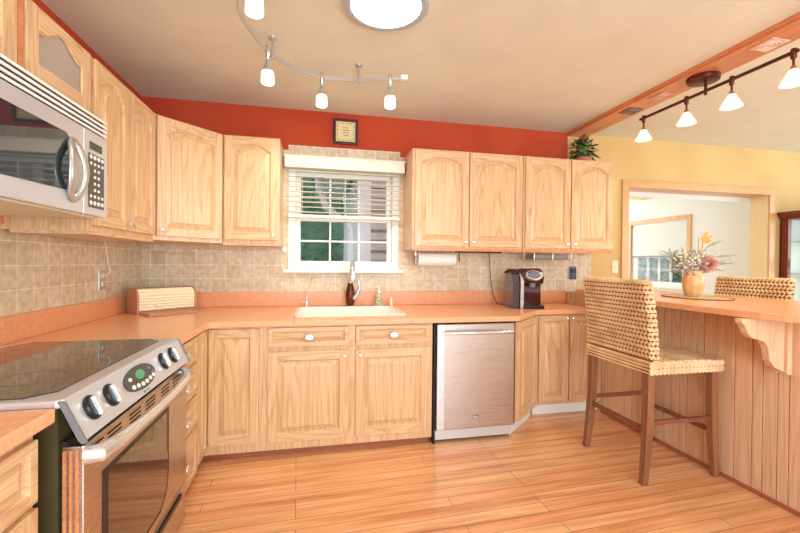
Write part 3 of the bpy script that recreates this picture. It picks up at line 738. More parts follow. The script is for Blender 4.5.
for i in range(24):
    p = Vector(hp[i]); d = (Vector(hp[(i+1) % 24])-Vector(hp[i-1])).normalized(); a = Vector((1, 0, 0)); a = (a-d*a.dot(d)).normalized(); b = d.cross(a)
    L.append([p+a*math.cos(2*math.pi*k/n)*.010+b*math.sin(2*math.pi*k/n)*.017 for k in range(n)])
L.append(L[0]); hm.loops(L, False, False)
hm.cyl((-.962, 1.842, 1.77), (-.95, 1.842, 1.772), .012).cyl((-.962, 1.842, 1.552), (-.95, 1.842, 1.550), .012)
hm.build('loop_handle', nickel, md, smooth=True)
mp_ = MB().box(-.985, -.96, 1.928, MY1, 1.497, 1.862).build('control_panel', steel2, mw, bevel=.003)
MB().box(-.961, -.958, 1.958, 2.086, 1.53, 1.765).build('keypad', mat('keypad_face', srgb(86, 78, 72), .35), mp_)
MB().box(-.961, -.957, 1.97, 2.066, 1.782, 1.815).build('display', mat('display_green_black', srgb(36, 58, 46), .2), mp_)
m = MB()
for r in range(8):
    for q in range(4):
        if r in (0, 1, 6, 7) or q in (1, 2):
            m.lathe([(.0095 if r in (0, 7) else .007, 0), (.0095 if r in (0, 7) else .007, .003)], (-.958, 1.975+q*.031, 1.75-r*.0285), (1, 0, 0), 10)
m.build('buttons', white_pl, mp_)
MB().box(-1.36, -.99, MY0+.05, MY1-.05, 1.492, 1.502).build('underside_filter', cream_pl, mw)

# ------------------------------------------------------------------ peninsula, bar
pen = thing('peninsula', (2.66, 2.2, 0), 'oak-panelled breakfast bar wall on the right with a scrolled corbel', 'kitchen peninsula')
m = MB(); rd = random.Random(5)
m.box(2.492, 2.80, 1.2, 3.62, 0, 1.028)
ys = [1.2]
while ys[-1] < 3.62: ys.append(ys[-1]+rd.choice((.055, .075, .10, .12)))
for a, b in zip(ys[:-1], ys[1:]): m.box(2.480, 2.492, a+.0025, min(b, 3.62)-.0025, 0, 1.028)
m.build('panelling', panel_m, pen, bevel=.0015)
MB().box(2.466, 2.480, 1.2, 3.07, 0, .022).build('shoe_moulding', toe_m, pen, bevel=.004)
# corbel
cp = [(2.45, 1.028), (2.165, 1.028), (2.165, 1.005), (2.19, .985), (2.20, .955), (2.225, .93), (2.27, .915), (2.31, .905), (2.335, .88), (2.345, .84), (2.355, .80), (2.385, .765), (2.42, .75), (2.45, .735)]
MB().prism(cp, 'y', 1.655, 1.695).build('corbel', panel_m, pen, bevel=.004)
MB().box(2.45, 2.481, 1.64, 1.71, .725, 1.028).build('corbel_batten', panel_m, pen, bevel=.003)
bt = thing('bar_countertop', (2.65, 2.3, 1.03), 'raised salmon laminate bar top with rounded near corner on the peninsula', 'countertop')
m = MB()
pts = []
for i in range(9):
    a = math.radians(180+90*i/8); pts.append((2.197+.42+.42*math.cos(a), 1.20+.50+.50*math.sin(a)))
pts += [(2.9, 1.20)]
for i in range(5):
    a = math.radians(-90+90*i/4); pts.append((2.9+.21+.2*math.cos(a)-.0, 1.4+.2*math.sin(a)))
pts += [(3.11, 3.30), (3.05, 3.40), (2.44, 3.40), (2.44, 3.02), (2.40, 2.98), (2.20, 2.96)]
m.prism(pts, 'z', 1.030, 1.068); m.build('bar_slab', laminate, bt, bevel=.005)

# ------------------------------------------------------------------ woven stools
def weave(m, O, U, V, Nn, w, h, rows, cols, amp=.006):
    O, U, V, Nn = map(Vector, (O, U, V, Nn)); rh = h/rows; cw = w/cols
    for r in range(rows):
        s = 1 if r % 2 else -1
        for c_ in range(cols):
            ce = O+U*(cw*(c_+.5))+V*(rh*(r+.5))+Nn*amp*.25
            a = (U*cw*.62+V*s*rh*.42)
            b = (V*rh*.42-U*s*cw*.20)
            m.ell(ce, a, b, Nn*amp, 6, 4)
def make_stool(label):
    # local: back at -x, seat towards +x, origin on the floor at the centre of the feet
    t = thing('bar_stool', (0, 0, 0), label, 'stool')
    bx0 = -.265; y0, y1 = -.285, .285
    # back, leaning slightly outward at the top
    def tb(p):   # p.x outward thickness, p.y across, p.z height
        k = (p.z-.66)/.55
        return Vector((bx0+.02-.05*k*k-.01*k-p.x, p.y*(1-.015*k)+.0, p.z))
    m = MB(tb)
    m.cur = 1; m.loops([[(-.043, y0+.008, z), (-.002, y0+.008, z), (-.002, y1-.008, z), (-.043, y1-.008, z)] for z in [.65+.553*i/12 for i in range(13)]]); m.cur = 0
    # subdivide visually by weave rows following the curve
    rows = 20
    for side, nx in ((0.0, 1), (-.045, -1)):
        rh = .55/rows; cols = 20; cw = (y1-y0)/cols
        for r in range(rows):
            s = 1 if r % 2 else -1
            if nx == 1 and r < 3: continue
            for c_ in range(cols):
                ce = Vector((side+nx*.002, y0+cw*(c_+.5), .66+rh*(r+.5)))
                m.ell(ce, (0, cw*.52, s*rh*.40), (0, -s*cw*.14, rh*.30), (.010*nx, 0, 0), 6, 4)
    for yy, ny in ((y0+.004, -1), (y1-.004, 1)):
        for r in range(rows):
            for q in range(2):
                s = 1 if (r+q) % 2 else -1
                m.ell((-.012-.022*q, yy, .66+.0275*(r+.5)), (.013, 0, s*.008), (0, .008, 0), (-.002*s, 0, .011), 6, 4)
    for c_ in range(22):
        for q in range(2):
            s = 1 if (c_+q) % 2 else -1
            m.ell((-.012-.022*q, y0+(y1-y0)*(c_+.5)/22, 1.207), (.014, s*.006, 0), (0, .013, 0), (0, 0, .010), 6, 4)
    bk = m.build('woven_backrest', [weave_m, weave_dk], t, smooth=True)
    m = MB(tb)
    for k in range(4): m.tube([(.006, y0+.004, .662+k*.020), (.008, 0, .662+k*.020), (.006, y1-.004, .662+k*.020)], .0105, 8)
    m.build('rope_band', weave_m, bk, smooth=True)
    # seat
    m = MB(); sx0, sx1 = -.26, .285; z0, z1 = .655, .735
    def sz(x): return z1-.018*((x-.0)/.28)**2
    m.cur = 1; m.box(sx0, sx1-.02, y0+.012, y1-.012, z0, z1-.022); m.cur = 0
    nx_, ny_ = 19, 20
    for i in range(nx_):
        for j in range(ny_):
            x = sx0+.05+(sx1-sx0-.06)*(i+.5)/nx_; y = y0+(y1-y0)*(j+.5)/ny_; s = 1 if i % 2 else -1
            m.ell((x, y, sz(x)-.008), (s*.011, .0155, 0), (.009, -s*.005, 0), (0, 0, .011), 6, 4)
    for k in range(4):   # side ropes
        z = z0+.008+k*.018
        for j in range(ny_):
            s = 1 if (k) % 2 else -1
            y = y0+(y1-y0)*(j+.5)/ny_; m.ell((sx1-.018, y, z), (0, .0175, s*.008), (.010, 0, 0), (0, -s*.004, .0105), 6, 4)
        for i in range(nx_):
            x = sx0+(sx1-sx0-.02)*(i+.5)/nx_
            for yy in (y0+.008, y1-.008):
                s = 1 if (k) % 2 else -1
                m.ell((x, yy, z), (.0175, 0, s*.008), (0, .010, 0), (-s*.004, 0, .0105), 6, 4)
    m.build('woven_seat', [weave_m, weave_dk], t, smooth=True)
    def leg(tx, ty, fx_, fy_, w=.024):
        m = MB(); L = []
        for z, k, ww in ((.66, 0, w), (.40, .12, w), (.2, .45, w*.92), (0, 1, w*.78)):
            x = tx+(fx_-tx)*k; y = ty+(fy_-ty)*k
            L.append([(x-ww, y-ww, z), (x+ww, y-ww, z), (x+ww, y+ww, z), (x-ww, y+ww, z)])
        m.loops(L); m.build('leg', stoolwood, t, bevel=.004)
    leg(-.235, -.245, -.275, -.255); leg(-.235, .245, -.275, .255); leg(.225, -.245, .245, -.255); leg(.225, .245, .245, .255)
    def rail(p, q, m_=stoolwood_h):
        p, q = Vector(p), Vector(q); d = (q-p).normalized(); s = Vector((-d.y, d.x, 0))*.010; h = Vector((0, 0, .014))
        MB().loops([[p-s-h, p+s-h, p+s+h, p-s+h], [q-s-h, q+s-h, q+s+h, q-s+h]]).build('stretcher', m_, t, bevel=.003)
    rail((-.24, -.247, .36), (.228, -.247, .36)); rail((-.24, .247, .36), (.228, .247, .36))
    rail((-.245, -.245, .315), (-.245, .245, .315)); rail((.23, -.245, .28), (.23, .245, .28))
    return t
st = make_stool('seagrass-woven bar stool with brown legs in front of the bar, back to the camera side')
st2 = copy_tree(st)
st.location = (2.185, 2.262, 0)
st2['label'] = 'seagrass-woven bar stool on the far side of the bar, only its back showing'
st2.location = (3.11, 2.515, 0); st2.rotation_euler = (0, 0, math.pi)
st['group'] = st2['group'] = 'woven bar stools at the breakfast bar'

# ------------------------------------------------------------------ small things on the counter
# roll-top bread box set across the corner
bu = Vector((.74, .67, 0)).normalized(); bn = Vector((bu.y, -bu.x, 0)); A = Vector((-1.235, 3.145, .9145))
T = lambda p: A+bu*p.x+bn*p.y+Vector((0, 0, p.z))       # y negative = towards the corner
bb = thing('bread_box', tuple(A+bu*.21-bn*.1), 'roll-top wooden bread box with ribbed cream door in the counter corner', 'bread box')
def side_poly(s=0):
    P = [(0-s, .018), (-.185+s, .018), (-.185+s, .185-s)]
    for i in range(7):
        a = math.radians(90-90*i/6); P.append((-.06-s+(.06)*math.cos(a), .125+(.06)*math.sin(a)-s))
    return P
for x0, x1 in ((0, .014), (.408, .422)):
    MB(T).prism(side_poly(), 'x', x0, x1).build('side_panel', tan_board, bb, bevel=.002)
m = MB(T); m.box(.014, .408, -.185, -.175, .018, .18).box(.014, .408, -.175, -.06, .175, .182).box(.0, .422, -.185, 0, 0.0, .018); m.build('case', tan_board, bb, bevel=.001)
m = MB(T); nsl = 10
arc = [(-.006, .022+i*.0204) for i in range(6)]
for i in range(1, 5):
    a = math.radians(90*(i)/4); arc.append((-.06+.054*math.cos(a), .125+.054*math.sin(a)))
for (a0, b0), (a1, b1) in zip(arc[:-1], arc[1:]):
    dx, dz = a1-a0, b1-b0; l = math.hypot(dx, dz); nx, nz = dz/l, -dx/l
    m.add([(x, a0-nx*.008, b0-nz*.008) for x in (.015, .407)]+[(x, a0-nx*.004, b0-nz*.004) for x in (.015, .407)]+[(x, (a0+a1)/2+nx*.0035, (b0+b1)/2+nz*.0035) for x in (.015, .407)]+[(x, a1-nx*.004, b1-nz*.004) for x in (.015, .407)]+[(x, a1-nx*.008, b1-nz*.008) for x in (.015, .407)],
          [(0, 1, 3, 2), (2, 3, 5, 4), (4, 5, 7, 6), (6, 7, 9, 8), (0, 2, 4, 6, 8), (9, 7, 5, 3, 1)])
rd_ = m.build('roll_door', mat('cream_tambour', srgb(240, 222, 184), .45), bb)
MB(T).lathe([(.009, 0), (.009, .008), (.005, .012)], (.125, 0.0, .065), (0, 1, 0), 12).build('knob', cream_pl, rd_, smooth=True)
cb_ = MB(T).box(.012, .41, .001, .165, 0, .016).build('cutting_board', tan_board, bevel=.003)
tag(cb_, 'brown cutting board pulled out in front of the bread box', 'cutting board')

# single-serve coffee maker
kx, ky = 1.80, 3.26
ku = Vector((.995, -.10, 0)).normalized(); kn = Vector((ku.y, -ku.x, 0))
T = lambda p: Vector((kx, ky, .9145))+ku*p.x+kn*p.y+Vector((0, 0, p.z))
km = thing('coffee_maker', (kx, ky, .9145), 'dark red and black single-serve coffee maker with silver side bands', 'coffee maker')
redbl = mat('dark_cherry_plastic', srgb(66, 18, 20), .15, coat=.8)
m = MB(T); m.prism([(-.13, 0), (.06, 0), (.055, .20), (.10, .22), (.12, .27), (.10, .325), (.04, .350), (-.08, .345), (-.13, .30)], 'x', -.035, .155); m.build('housing', redbl, km, bevel=.012, seg=3)
m = MB(T); m.box(-.035, .155, .05, .125, 0, .03); m.build('drip_tray', black, km, bevel=.006)
m = MB(T); m.lathe([(.022, 0), (.026, .015), (.028, .04)], (.058, .085, .185)); m.build('brew_head', grey_pl, km, smooth=True)
m = MB(T); P = []
for i in range(9):
    a = math.radians(180-180*i/8); P.append((-.005+.12*math.cos(a)*.98, .23+.10*math.sin(a)))
P2 = [(-.005+(p[0]+.005)*.84, .23+(p[1]-.23)*.82) for p in P]
poly = [(-.1226, 0)]+P+[(.1126, 0), (.092, 0)]+P2[::-1]+[(-.104, 0)]
m.prism(poly, 'x', -.056, -.028); m.build('silver_band', steel, km, bevel=.002)
m = MB(T); m.prism([(-.11, .0), (.09, .0), (.10, .22), (.07, .30), (-.02, .325), (-.10, .29)], 'x', -.115, -.056); m.build('water_reservoir', mat('smoked_water_tank', srgb(96, 84, 96), .1, coat=.6, trans=.3), km, bevel=.012)
m = MB(T); m.prism([(-.10, .300), (-.02, .328), (.07, .305), (.07, .316), (-.02, .342), (-.10, .312)], 'x', -.128, -.048); m.build('reservoir_lid', black, km, bevel=.003)
m = MB(T); n = 24; ctr = Vector((.06, .105, .285))
tu = Vector((1, 0, 0)); tv = Vector((0, -.55, .83)).normalized(); tn = Vector((0, .83, .55)).normalized()
L = [[ctr+tu*.075*k*math.cos(2*math.pi*i/n)+tv*.050*k*math.sin(2*math.pi*i/n)+tn*h for i in range(n)] for k, h in ((1, -.01), (1, .016), (.85, .018), (.8, .014))]
m.loops(L); kd = m.build('silver_bezel', steel, km, smooth=True)
m = MB(T); L = [[ctr+tu*.055*math.cos(2*math.pi*i/n)+tv*.034*math.sin(2*math.pi*i/n)+tn*h for i in range(n)] for h in (.015, .0185)]; m.loops(L); m.build('touch_screen', mat('blue_grey_screen', srgb(112, 120, 140), .15), kd)
m = MB(T); m.box(-.02, .13, .105, .112, .02, .16); 
o = MB().tube([(1.62, 3.56, 1.40), (1.63, 3.57, 1.30), (1.645, 3.57, 1.15), (1.66, 3.56, 1.02), (1.68, 3.50, .925), (1.72, 3.40, .922)], .004, 8).build('power_cord', rubber, smooth=True)
tag(o, 'dark cord hanging from under the cabinet behind the coffee maker', 'cord')

# paper towel
pt = thing('paper_towel_holder', (1.07, 3.45, 1.34), 'paper towel holder under the wall cabinet right of the sink window', 'paper towel holder')
MB().cyl((.868, 3.45, 1.338), (1.275, 3.45, 1.338), .008).build('rod', nickel, pt, smooth=True)
m = MB(); m.box(.862, .868, 3.43, 3.47, 1.318, 1.418).lathe([(.032, 0), (.032, .006)], (.868, 3.45, 1.338), (-1, 0, 0)); m.build('bracket', chrome, pt, bevel=.002)
m = MB(); m.box(1.275, 1.281, 3.44, 3.46, 1.328, 1.418).lathe([(.015, 0), (.015, .008)], (1.275, 3.45, 1.338), (1, 0, 0)); m.build('bracket', bronze, pt, bevel=.002)
o = MB().lathe([(.020, .0), (.058, 0), (.058, .345), (.020, .345)], (.885, 3.45, 1.338), (1, 0, 0), 28).build('paper_towel_roll', white_pl, smooth=True)
tag(o, 'white paper towel roll on the under-cabinet holder', 'paper towel')
# under-cabinet light bar and little rack
o = MB().box(1.24, 1.66, 3.38, 3.46, 1.400, 1.4175).build('under_cabinet_light', black); tag(o, 'black under-cabinet light bar above the counter right of the paper towels', 'light')
rk = thing('under_cabinet_rack', (2.13, 3.42, 1.33), 'grey metal rack hung under the right wall cabinets above the coffee maker', 'rack')
m = MB()
for y in (3.34, 3.42, 3.50): m.cyl((1.96, y, 1.345), (2.34, y, 1.345), .004, 8)
for x in (1.96, 2.15, 2.34): m.tube([(x, 3.33, 1.417), (x, 3.33, 1.345), (x, 3.51, 1.345), (x, 3.51, 1.417)], .004, 8)
m.build('wire_frame', nickel, rk, smooth=True)
MB().box(1.975, 2.325, 3.35, 3.50, 1.352, 1.395).build('shelf_tray', mat('dull_pewter', srgb(150, 140, 130), .4, .6), rk, bevel=.004)

# outlets and switch
def plate(name, x, z, w, h, m_, label, cat, slots=True, axis='back'):
    if axis == 'back': T = frame((x, YB-.008, z), (1, 0, 0), (0, -1, 0))
    elif axis == 'plain': T = frame((x, YB, z), (1, 0, 0), (0, -1, 0))
    else: T = frame((XL+.008, x, z), (0, 1, 0), (1, 0, 0))
    t = thing(name, tuple(T(Vector((0, 0, 0)))), label, cat)
    MB(T).box(-w/2, w/2, 0, .006, -h/2, h/2).build('cover_plate', m_, t, bevel=.002)
    return t, T
t, T_ = plate('wall_outlet', 2.563, 1.216, .085, .135, mat('slate_plate', srgb(110, 116, 130), .3, .3), 'dark-plated outlet on the tiles between the coffee maker and the bar stool', 'outlet')
MB(T_).box(-.022, .022, .006, .028, -.005, .045).build('night_light', mat('navy_plastic', srgb(30, 44, 84), .3), t, bevel=.004)
m = MB(T_)
for x in (-.028, -.010, .010, .028): m.box(x-.003, x+.003, .006, .009, -.06, -.012)
m.build('socket_slots', black, t)
t, T_ = plate('light_switch', 3.067, 1.281, .07, .13, cream_pl, 'cream light switch on the mustard wall left of the opening', 'light switch', axis='plain')
MB(T_).box(-.007, .007, .006, .016, -.012, .012).build('toggle', white_pl, t, bevel=.002)
t, T_ = plate('wall_outlet', 3.0, 1.17, .078, .128, nickel, 'metal-plated outlet on the left tile wall beside the bread box', 'outlet', axis='left')
m = MB(T_)
for z in (-.028, .028): m.box(-.016, .016, .006, .009, z-.016, z+.016)
m.build('socket', cream_pl, t, bevel=.002)
o = MB().tube([(XL+.02, 3.0, 1.20), (XL+.04, 3.0, 1.20), (XL+.045, 3.04, 1.23), (XL+.02, 3.06, 1.28), (XL+.014, 3.05, 1.36), (XL+.014, 3.03, 1.432)], .004, 8).build('power_cord', cream_pl, smooth=True)
tag(o, 'cream cord from the left wall outlet up under the cabinets', 'cord')

# framed sampler
fr = thing('picture_frame', (.253, 3.61, 2.36), 'small dark-framed cross-stitch picture above the sink window', 'picture')
m = MB(); x0, x1, z0, z1, b = .143, .363, 2.36, 2.586, .024
m.box(x0, x0+b, 3.605, YB, z0, z1).box(x1-b, x1, 3.605, YB, z0, z1).box(x0+b, x1-b, 3.605, YB, z0, z0+b).box(x0+b, x1-b, 3.605, YB, z1-b, z1)
m.build('frame', purple_frame, fr, bevel=.004)
pc_ = MB().box(x0+b, x1-b, 3.615, 3.62, z0+b, z1-b).build('cloth_picture', cloth_m, fr)
m = MB()
for i in range(16):
    for (ax_, s) in (('x', 0), ('x', 1), ('z', 0), ('z', 1)):
        t_ = (i+.5)/16
        if ax_ == 'x': cx, cz = x0+b+.015+(x1-x0-2*b-.03)*t_, (z0+b+.014 if s == 0 else z1-b-.014)
        else: cx, cz = (x0+b+.014 if s == 0 else x1-b-.014), z0+b+.015+(z1-z0-2*b-.03)*t_
        if i % 4 != 3: m.box(cx-.003, cx+.003, 3.6145, 3.615, cz-.003-(i % 2)*.002, cz+.003)
for k, w_ in enumerate((.05, .07, .06, .04)): m.box(.253-w_/2, .253+w_/2, 3.6145, 3.615, 2.505-k*.022, 2.511-k*.022)
m.build('stitching', stitch_m, pc_)

# potted plant on the cabinet
pp = thing('potted_plant', (2.50, 3.40, 2.268), 'leafy green and red plant in a pink pot on the right wall cabinets', 'plant')
MB().lathe([(.06, 0), (.075, .03), (.082, .055), (.078, .055), (.070, .04)], (2.50, 3.40, 2.268), n=20).build('pot', terracotta, pp, smooth=True)
m = MB(); m2 = MB(); rd = random.Random(11)
for i in range(210):
    a = rd.random()*2*math.pi; el = rd.uniform(-.25, 1.35); L_ = rd.uniform(.04, .14)
    d = Vector((math.cos(a)*math.cos(el), math.sin(a)*math.cos(el), math.sin(el)))
    p = Vector((2.50, 3.40, 2.36))+Vector((d.x*L_*.85, d.y*L_*.85, d.z*L_*1.25))
    if p.z > 2.52: p.z = 2.52
    sd_ = d.cross(Vector((0, 0, 1))).normalized()*.021; tp = p+d*.055-Vector((0, 0, .03))
    mm = m2 if rd.random() < .22 else m
    mm.add([p-d*.02, p+sd_+Vector((0, 0, .004)), tp, p-sd_+Vector((0, 0, .004)), p+Vector((0, 0, -.004))], [(0, 1, 4), (1, 2, 4), (2, 3, 4), (3, 0, 4)])
m.build('green_leaves', leaf2_m, pp); m2.build('red_leaves', leaf_red, pp)
MB().lathe([(.02, 0), (.05, .06), (.05, .12), (.02, .18)], (2.50, 3.40, 2.31), n=12).build('inner_stems', leaf2_m, pp, smooth=True)

# vase, flowers, placemat
o = thing('placemat', (2.72, 2.39, 1.0685), 'oval straw placemat under the vase on the bar top', 'placemat')
m = MB(); n = 40
L = [[(2.70+.17*k*math.cos(2*math.pi*i/n), 2.39+.24*k*math.sin(2*math.pi*i/n), z) for i in range(n)] for k, z in ((1, 1.0685), (1.01, 1.071), (.99, 1.0745))]
m.loops(L); m.build('mat', mat_m, o); m = MB()
m.tube([(2.70+.17*math.cos(2*math.pi*i/n), 2.39+.24*math.sin(2*math.pi*i/n), 1.073) for i in range(n+1)], .004, 6); m.build('braided_rim', weave_dk, o)
vx, vy, vz = 2.72, 2.43, 1.075
va = thing('flower_vase', (vx, vy, vz), 'tan ribbed ceramic vase holding flowers on the bar', 'vase')
m = MB(); n = 40; L = []
for r, z in ((.044, 0), (.048, .004), (.060, .04), (.067, .085), (.068, .115), (.062, .150), (.050, .180), (.044, .190), (.040, .188), (.044, .165)):
    L.append([(vx+r*(1+.03*math.cos(8*2*math.pi*i/n))*math.cos(2*math.pi*i/n), vy+r*(1+.03*math.cos(8*2*math.pi*i/n))*math.sin(2*math.pi*i/n), vz+z) for i in range(n)])
m.loops(L); m.build('vase_body', vase_m, va, smooth=True)
fl = thing('flower_arrangement', (vx, vy, vz+.17), 'dried bouquet with an orange bird-of-paradise bloom and pink and mauve flowers in the tan vase', 'flowers')
rx = Vector((math.cos(yaw), -math.sin(yaw), 0)); base = Vector((vx, vy, vz+.16))
rd = random.Random(21)
m = MB()
tips = [(-.24, .16), (.27, .12), (.20, .17), (.32, .10), (-.12, .20), (.02, .28), (.10, .24), (-.06, .16), (.14, .09)]
for dx, dz in tips: m.tube([base, base+rx*dx*.4+Vector((0, rd.uniform(-.03, .03), dz*.6)), base+rx*dx+Vector((0, rd.uniform(-.06, .06), dz))], .003, 5)
m.build('stems', grey_leaf, fl)
m = MB()
def blade(m, p, q, w):
    p, q = Vector(p), Vector(q); d = (q-p); s = d.cross(Vector((.3, 1, .2))).normalized()*w; mid = p+d*.45
    m.add([p, mid+s, q, mid-s, mid+Vector((0, -.003, 0))], [(0, 1, 4), (1, 2, 4), (2, 3, 4), (3, 0, 4)])
for (a, b, c_, d_) in ((.12, .13, .33, .15), (.10, .10, .32, .08), (.08, .20, .22, .26), (-.08, .12, -.26, .18), (-.06, .10, -.20, .12), (.10, .05, .24, .03)):
    blade(m, base+rx*a+Vector((0, 0, b)), base+rx*c_+Vector((0, 0, d_)), .010)
for i in range(260):
    c0 = base+rx*rd.uniform(-.16, .08)+Vector((0, rd.uniform(-.06, .06), rd.uniform(.01, .17)))
    blade(m, c0, c0+Vector((rd.uniform(-.03, .03), rd.uniform(-.02, .02), rd.uniform(-.015, .035))), .007)
m.build('sage_leaves', grey_leaf, fl)
m = MB(); bp_ = base+rx*.045+Vector((0, -.02, .235))
for (dx, dz) in ((.05, .10), (.09, .07), (.02, .085), (.08, .02), (-.01, .05)): blade(m, bp_, bp_+rx*dx+Vector((0, 0, dz)), .014)
m.tube([base+rx*.02+Vector((0, 0, .1)), bp_-Vector((0, 0, .03)), bp_], .005, 6); m.build('bird_of_paradise', orange_pet, fl)
m = MB()
for i in range(260):
    d = Vector((rd.gauss(0, 1), rd.gauss(0, 1), rd.gauss(0, 1))).normalized(); c0 = base+rx*.085+Vector((0, -.02, .085)); blade(m, c0+d*.02, c0+Vector((d.x*.072, d.y*.07, d.z*.075)), .007)
m.build('pink_bloom', pink_pet, fl)
m = MB()
for i in range(26):
    c0 = base+rx*rd.uniform(-.13, .05)+Vector((0, rd.uniform(-.06, .0), rd.uniform(.0, .12)))
    m.ell(c0, (.009, 0, 0), (0, .009, 0), (0, 0, .009), 6, 4)
m.build('mauve_blossoms', purple_pet, fl)
m = MB()
for i in range(80):
    c0 = base+rx*rd.uniform(-.16, .03)+Vector((0, rd.uniform(-.07, .0), rd.uniform(.04, .17)))
    m.ell(c0, (.007, 0, 0), (0, .007, 0), (0, 0, .007), 6, 4)
m.build('white_blossoms', cream_pl, fl)

# curio cabinet on the right
cc = thing('curio_cabinet', (5.65, 3.4, 0), 'dark cherry glass-sided curio cabinet against the mustard wall at the far right', 'cabinet')
m = MB()
hx0, hx1, hy0, hy1 = 5.26, 6.1, 3.10, 3.62
for (x, y) in ((hx0, hy0), (hx1-.05, hy0), (hx0, hy1-.08), (hx1-.05, hy1-.05)): m.box(x, x+.05, y, y+(.08 if y > 3.4 else .05), 0, 1.84)
m.box(hx0, hx1, hy0, hy1, 0, .35).box(hx0, hx1, hy1-.012, hy1, .35, 1.84)
m.build('case', cherry, cc, bevel=.003)
m = MB(); m.prism([(hx0, 1.84), (hx0-.05, 1.90), (hx0-.05, 1.925), (hx1+.05, 1.925), (hx1+.05, 1.90), (hx1, 1.84)], 'y', hy0-.04, hy1); m.build('crown', cherry, cc, bevel=.004)
MB().box(hx0+.05, hx1-.06, hy1-.03, hy1-.013, .35, 1.84).box(hx1-.04, hx1-.03, hy0+.05, hy1-.05, .35, 1.84).build('interior_lining', mat('pale_green_lining', srgb(214, 222, 208), .4), cc)
MB().box(hx0+.02, hx0+.024, hy0+.05, hy1-.08, .35, 1.84).build('side_glass', glass, cc)
m = MB()
for z in (.8, 1.22, 1.58): m.box(hx0+.03, hx1-.05, hy0+.06, hy1-.02, z, z+.006)
m.build('glass_shelf', mat('shelf_glass_edge', srgb(200, 220, 214), .1), cc)
for k, (z, y) in enumerate(((.81, 3.3), (.81, 3.45), (1.226, 3.28), (1.226, 3.42), (1.586, 3.36))):
    o = MB().lathe([(.03, 0), (.008, .01), (.008, .06), (.04, .09), (.045, .15), (.043, .15), (.036, .09)], (hx0+.16, y-.02, z), n=14).build('stemware', mat('pale_glassware', srgb(225, 235, 232), .1), smooth=True)
    tag(o, 'pale goblet on a shelf inside the curio cabinet', 'glass', 'goblets in the curio cabinet')

# ------------------------------------------------------------------ ceiling fixtures
sl = thing('tubular_skylight', (.345, 2.05, 2.64), 'round glowing ceiling skylight with grey-blue rim above the sink area', 'skylight')
m = MB(); m.lathe([(.225, 0), (.222, -.014), (.20, -.020), (.182, -.018), (.182, -.004)], (.345, 2.05, 2.64), n=48, cap=False); m.build('rim', mat('blue_grey_rim', srgb(176, 190, 200), .4), sl, smooth=True)
m = MB(); m.lathe([(.183, -.004), (.183, -.014), (.12, -.020), (.001, -.022)], (.345, 2.05, 2.64), n=48); m.build('diffuser', solar_m, sl, smooth=True)
for k in (100, 220, 340):
    pass
# curved monorail
def catmull(P, n=8):
    out = []; P = [Vector(p) for p in P]; Q = [P[0]*2-P[1]]+P+[P[-1]*2-P[-2]]
    for i in range(1, len(Q)-2):
        for k in range(n):
            t = k/n; a, b, c_, d = Q[i-1], Q[i], Q[i+1], Q[i+2]
            out.append(.5*((2*b)+(-a+c_)*t+(2*a-5*b+4*c_-d)*t*t+(-a+3*b-3*c_+d)*t**3))
    return out+[P[-1]]
tr = thing('curved_track_rail', (.1, 2.4, 2.54), 'curved satin nickel track rail hanging from the kitchen ceiling', 'track light')
pts = catmull([(.02, 1.45, 2.54), (-.14, 1.60, 2.54), (-.262, 1.78, 2.54), (-.34, 1.92, 2.54), (-.378, 2.06, 2.54), (-.372, 2.20, 2.54), (-.30, 2.44, 2.54), (-.208, 2.584, 2.54), (-.09, 2.68, 2.54), (.018, 2.732, 2.54), (.15, 2.742, 2.54), (.284, 2.718, 2.54), (.478, 2.652, 2.54), (.565, 2.622, 2.54)])
m = MB(); prev = None; L = []
for i, p in enumerate(pts):
    d = (pts[min(i+1, len(pts)-1)]-pts[max(i-1, 0)]).normalized(); s = Vector((-d.y, d.x, 0))*.005; h = Vector((0, 0, .011)); L.append([p-s-h, p+s-h, p+s+h, p-s+h])
m.loops(L); m.build('rail', nickel, tr, smooth=True)
MB().box(.548, .590, 2.606, 2.632, 2.526, 2.554).build('end_cap', white_pl, tr)
for x, y in ((-.262, 2.505), (.278, 2.72), (-.30, 1.845)):
    MB().lathe([(.026, 0), (.024, -.010), (.012, -.016), (.006, -.022), (.006, -.055), (.012, -.060), (.013, -.12), (.008, -.125)], (x, y, 2.64), n=16).build('standoff', nickel, tr, smooth=True)
def head1():
    t = thing('track_spotlight', (0, 0, 0), '', 'light')
    MB().lathe([(.012, .03), (.013, .028), (.013, -.035), (.008, -.042), (.006, -.060)], n=14).build('clamp', nickel, t, smooth=True)
    MB().lathe([(.009, -.055), (.012, -.062), (.029, -.122), (.033, -.132)], n=20).build('socket_cone', nickel, t, smooth=True)
    MB().lathe([(.031, -.124), (.036, -.132), (.0385, -.19), (.0355, -.192), (.032, -.15)], n=24).build('glass_shade', lit, t, smooth=True)
    return t
h0 = head1()
labs = ['nearest frosted track spotlight, cut by the top edge of the photo', 'frosted track spotlight beside a ceiling standoff above the corner cabinets', 'frosted track spotlight above the left side of the sink window', 'frosted track spotlight at the right end of the curved rail']
for i, (x, y) in enumerate(((-.262, 1.79), (-.285, 2.463), (.030, 2.735), (.480, 2.651))):
    h = h0 if i == 0 else copy_tree(h0)
    h.location = (x, y, 2.54); h['label'] = labs[i]; h['group'] = 'spotlights on the curved rail'
    l = bpy.data.lights.new('spot_bulb', 'SPOT'); l.energy = 12; l.spot_size = math.radians(120); l.spot_blend = .8; l.shadow_soft_size = .03; l.color = (1, .90, .76)
    lo = bpy.data.objects.new('spot_bulb', l); COL.objects.link(lo); lo.location = (x, y, 2.54-.20)
    if i: 
        lo.rotation_euler = Vector((0, .55, -.8)).to_track_quat('-Z', 'Y').to_euler()
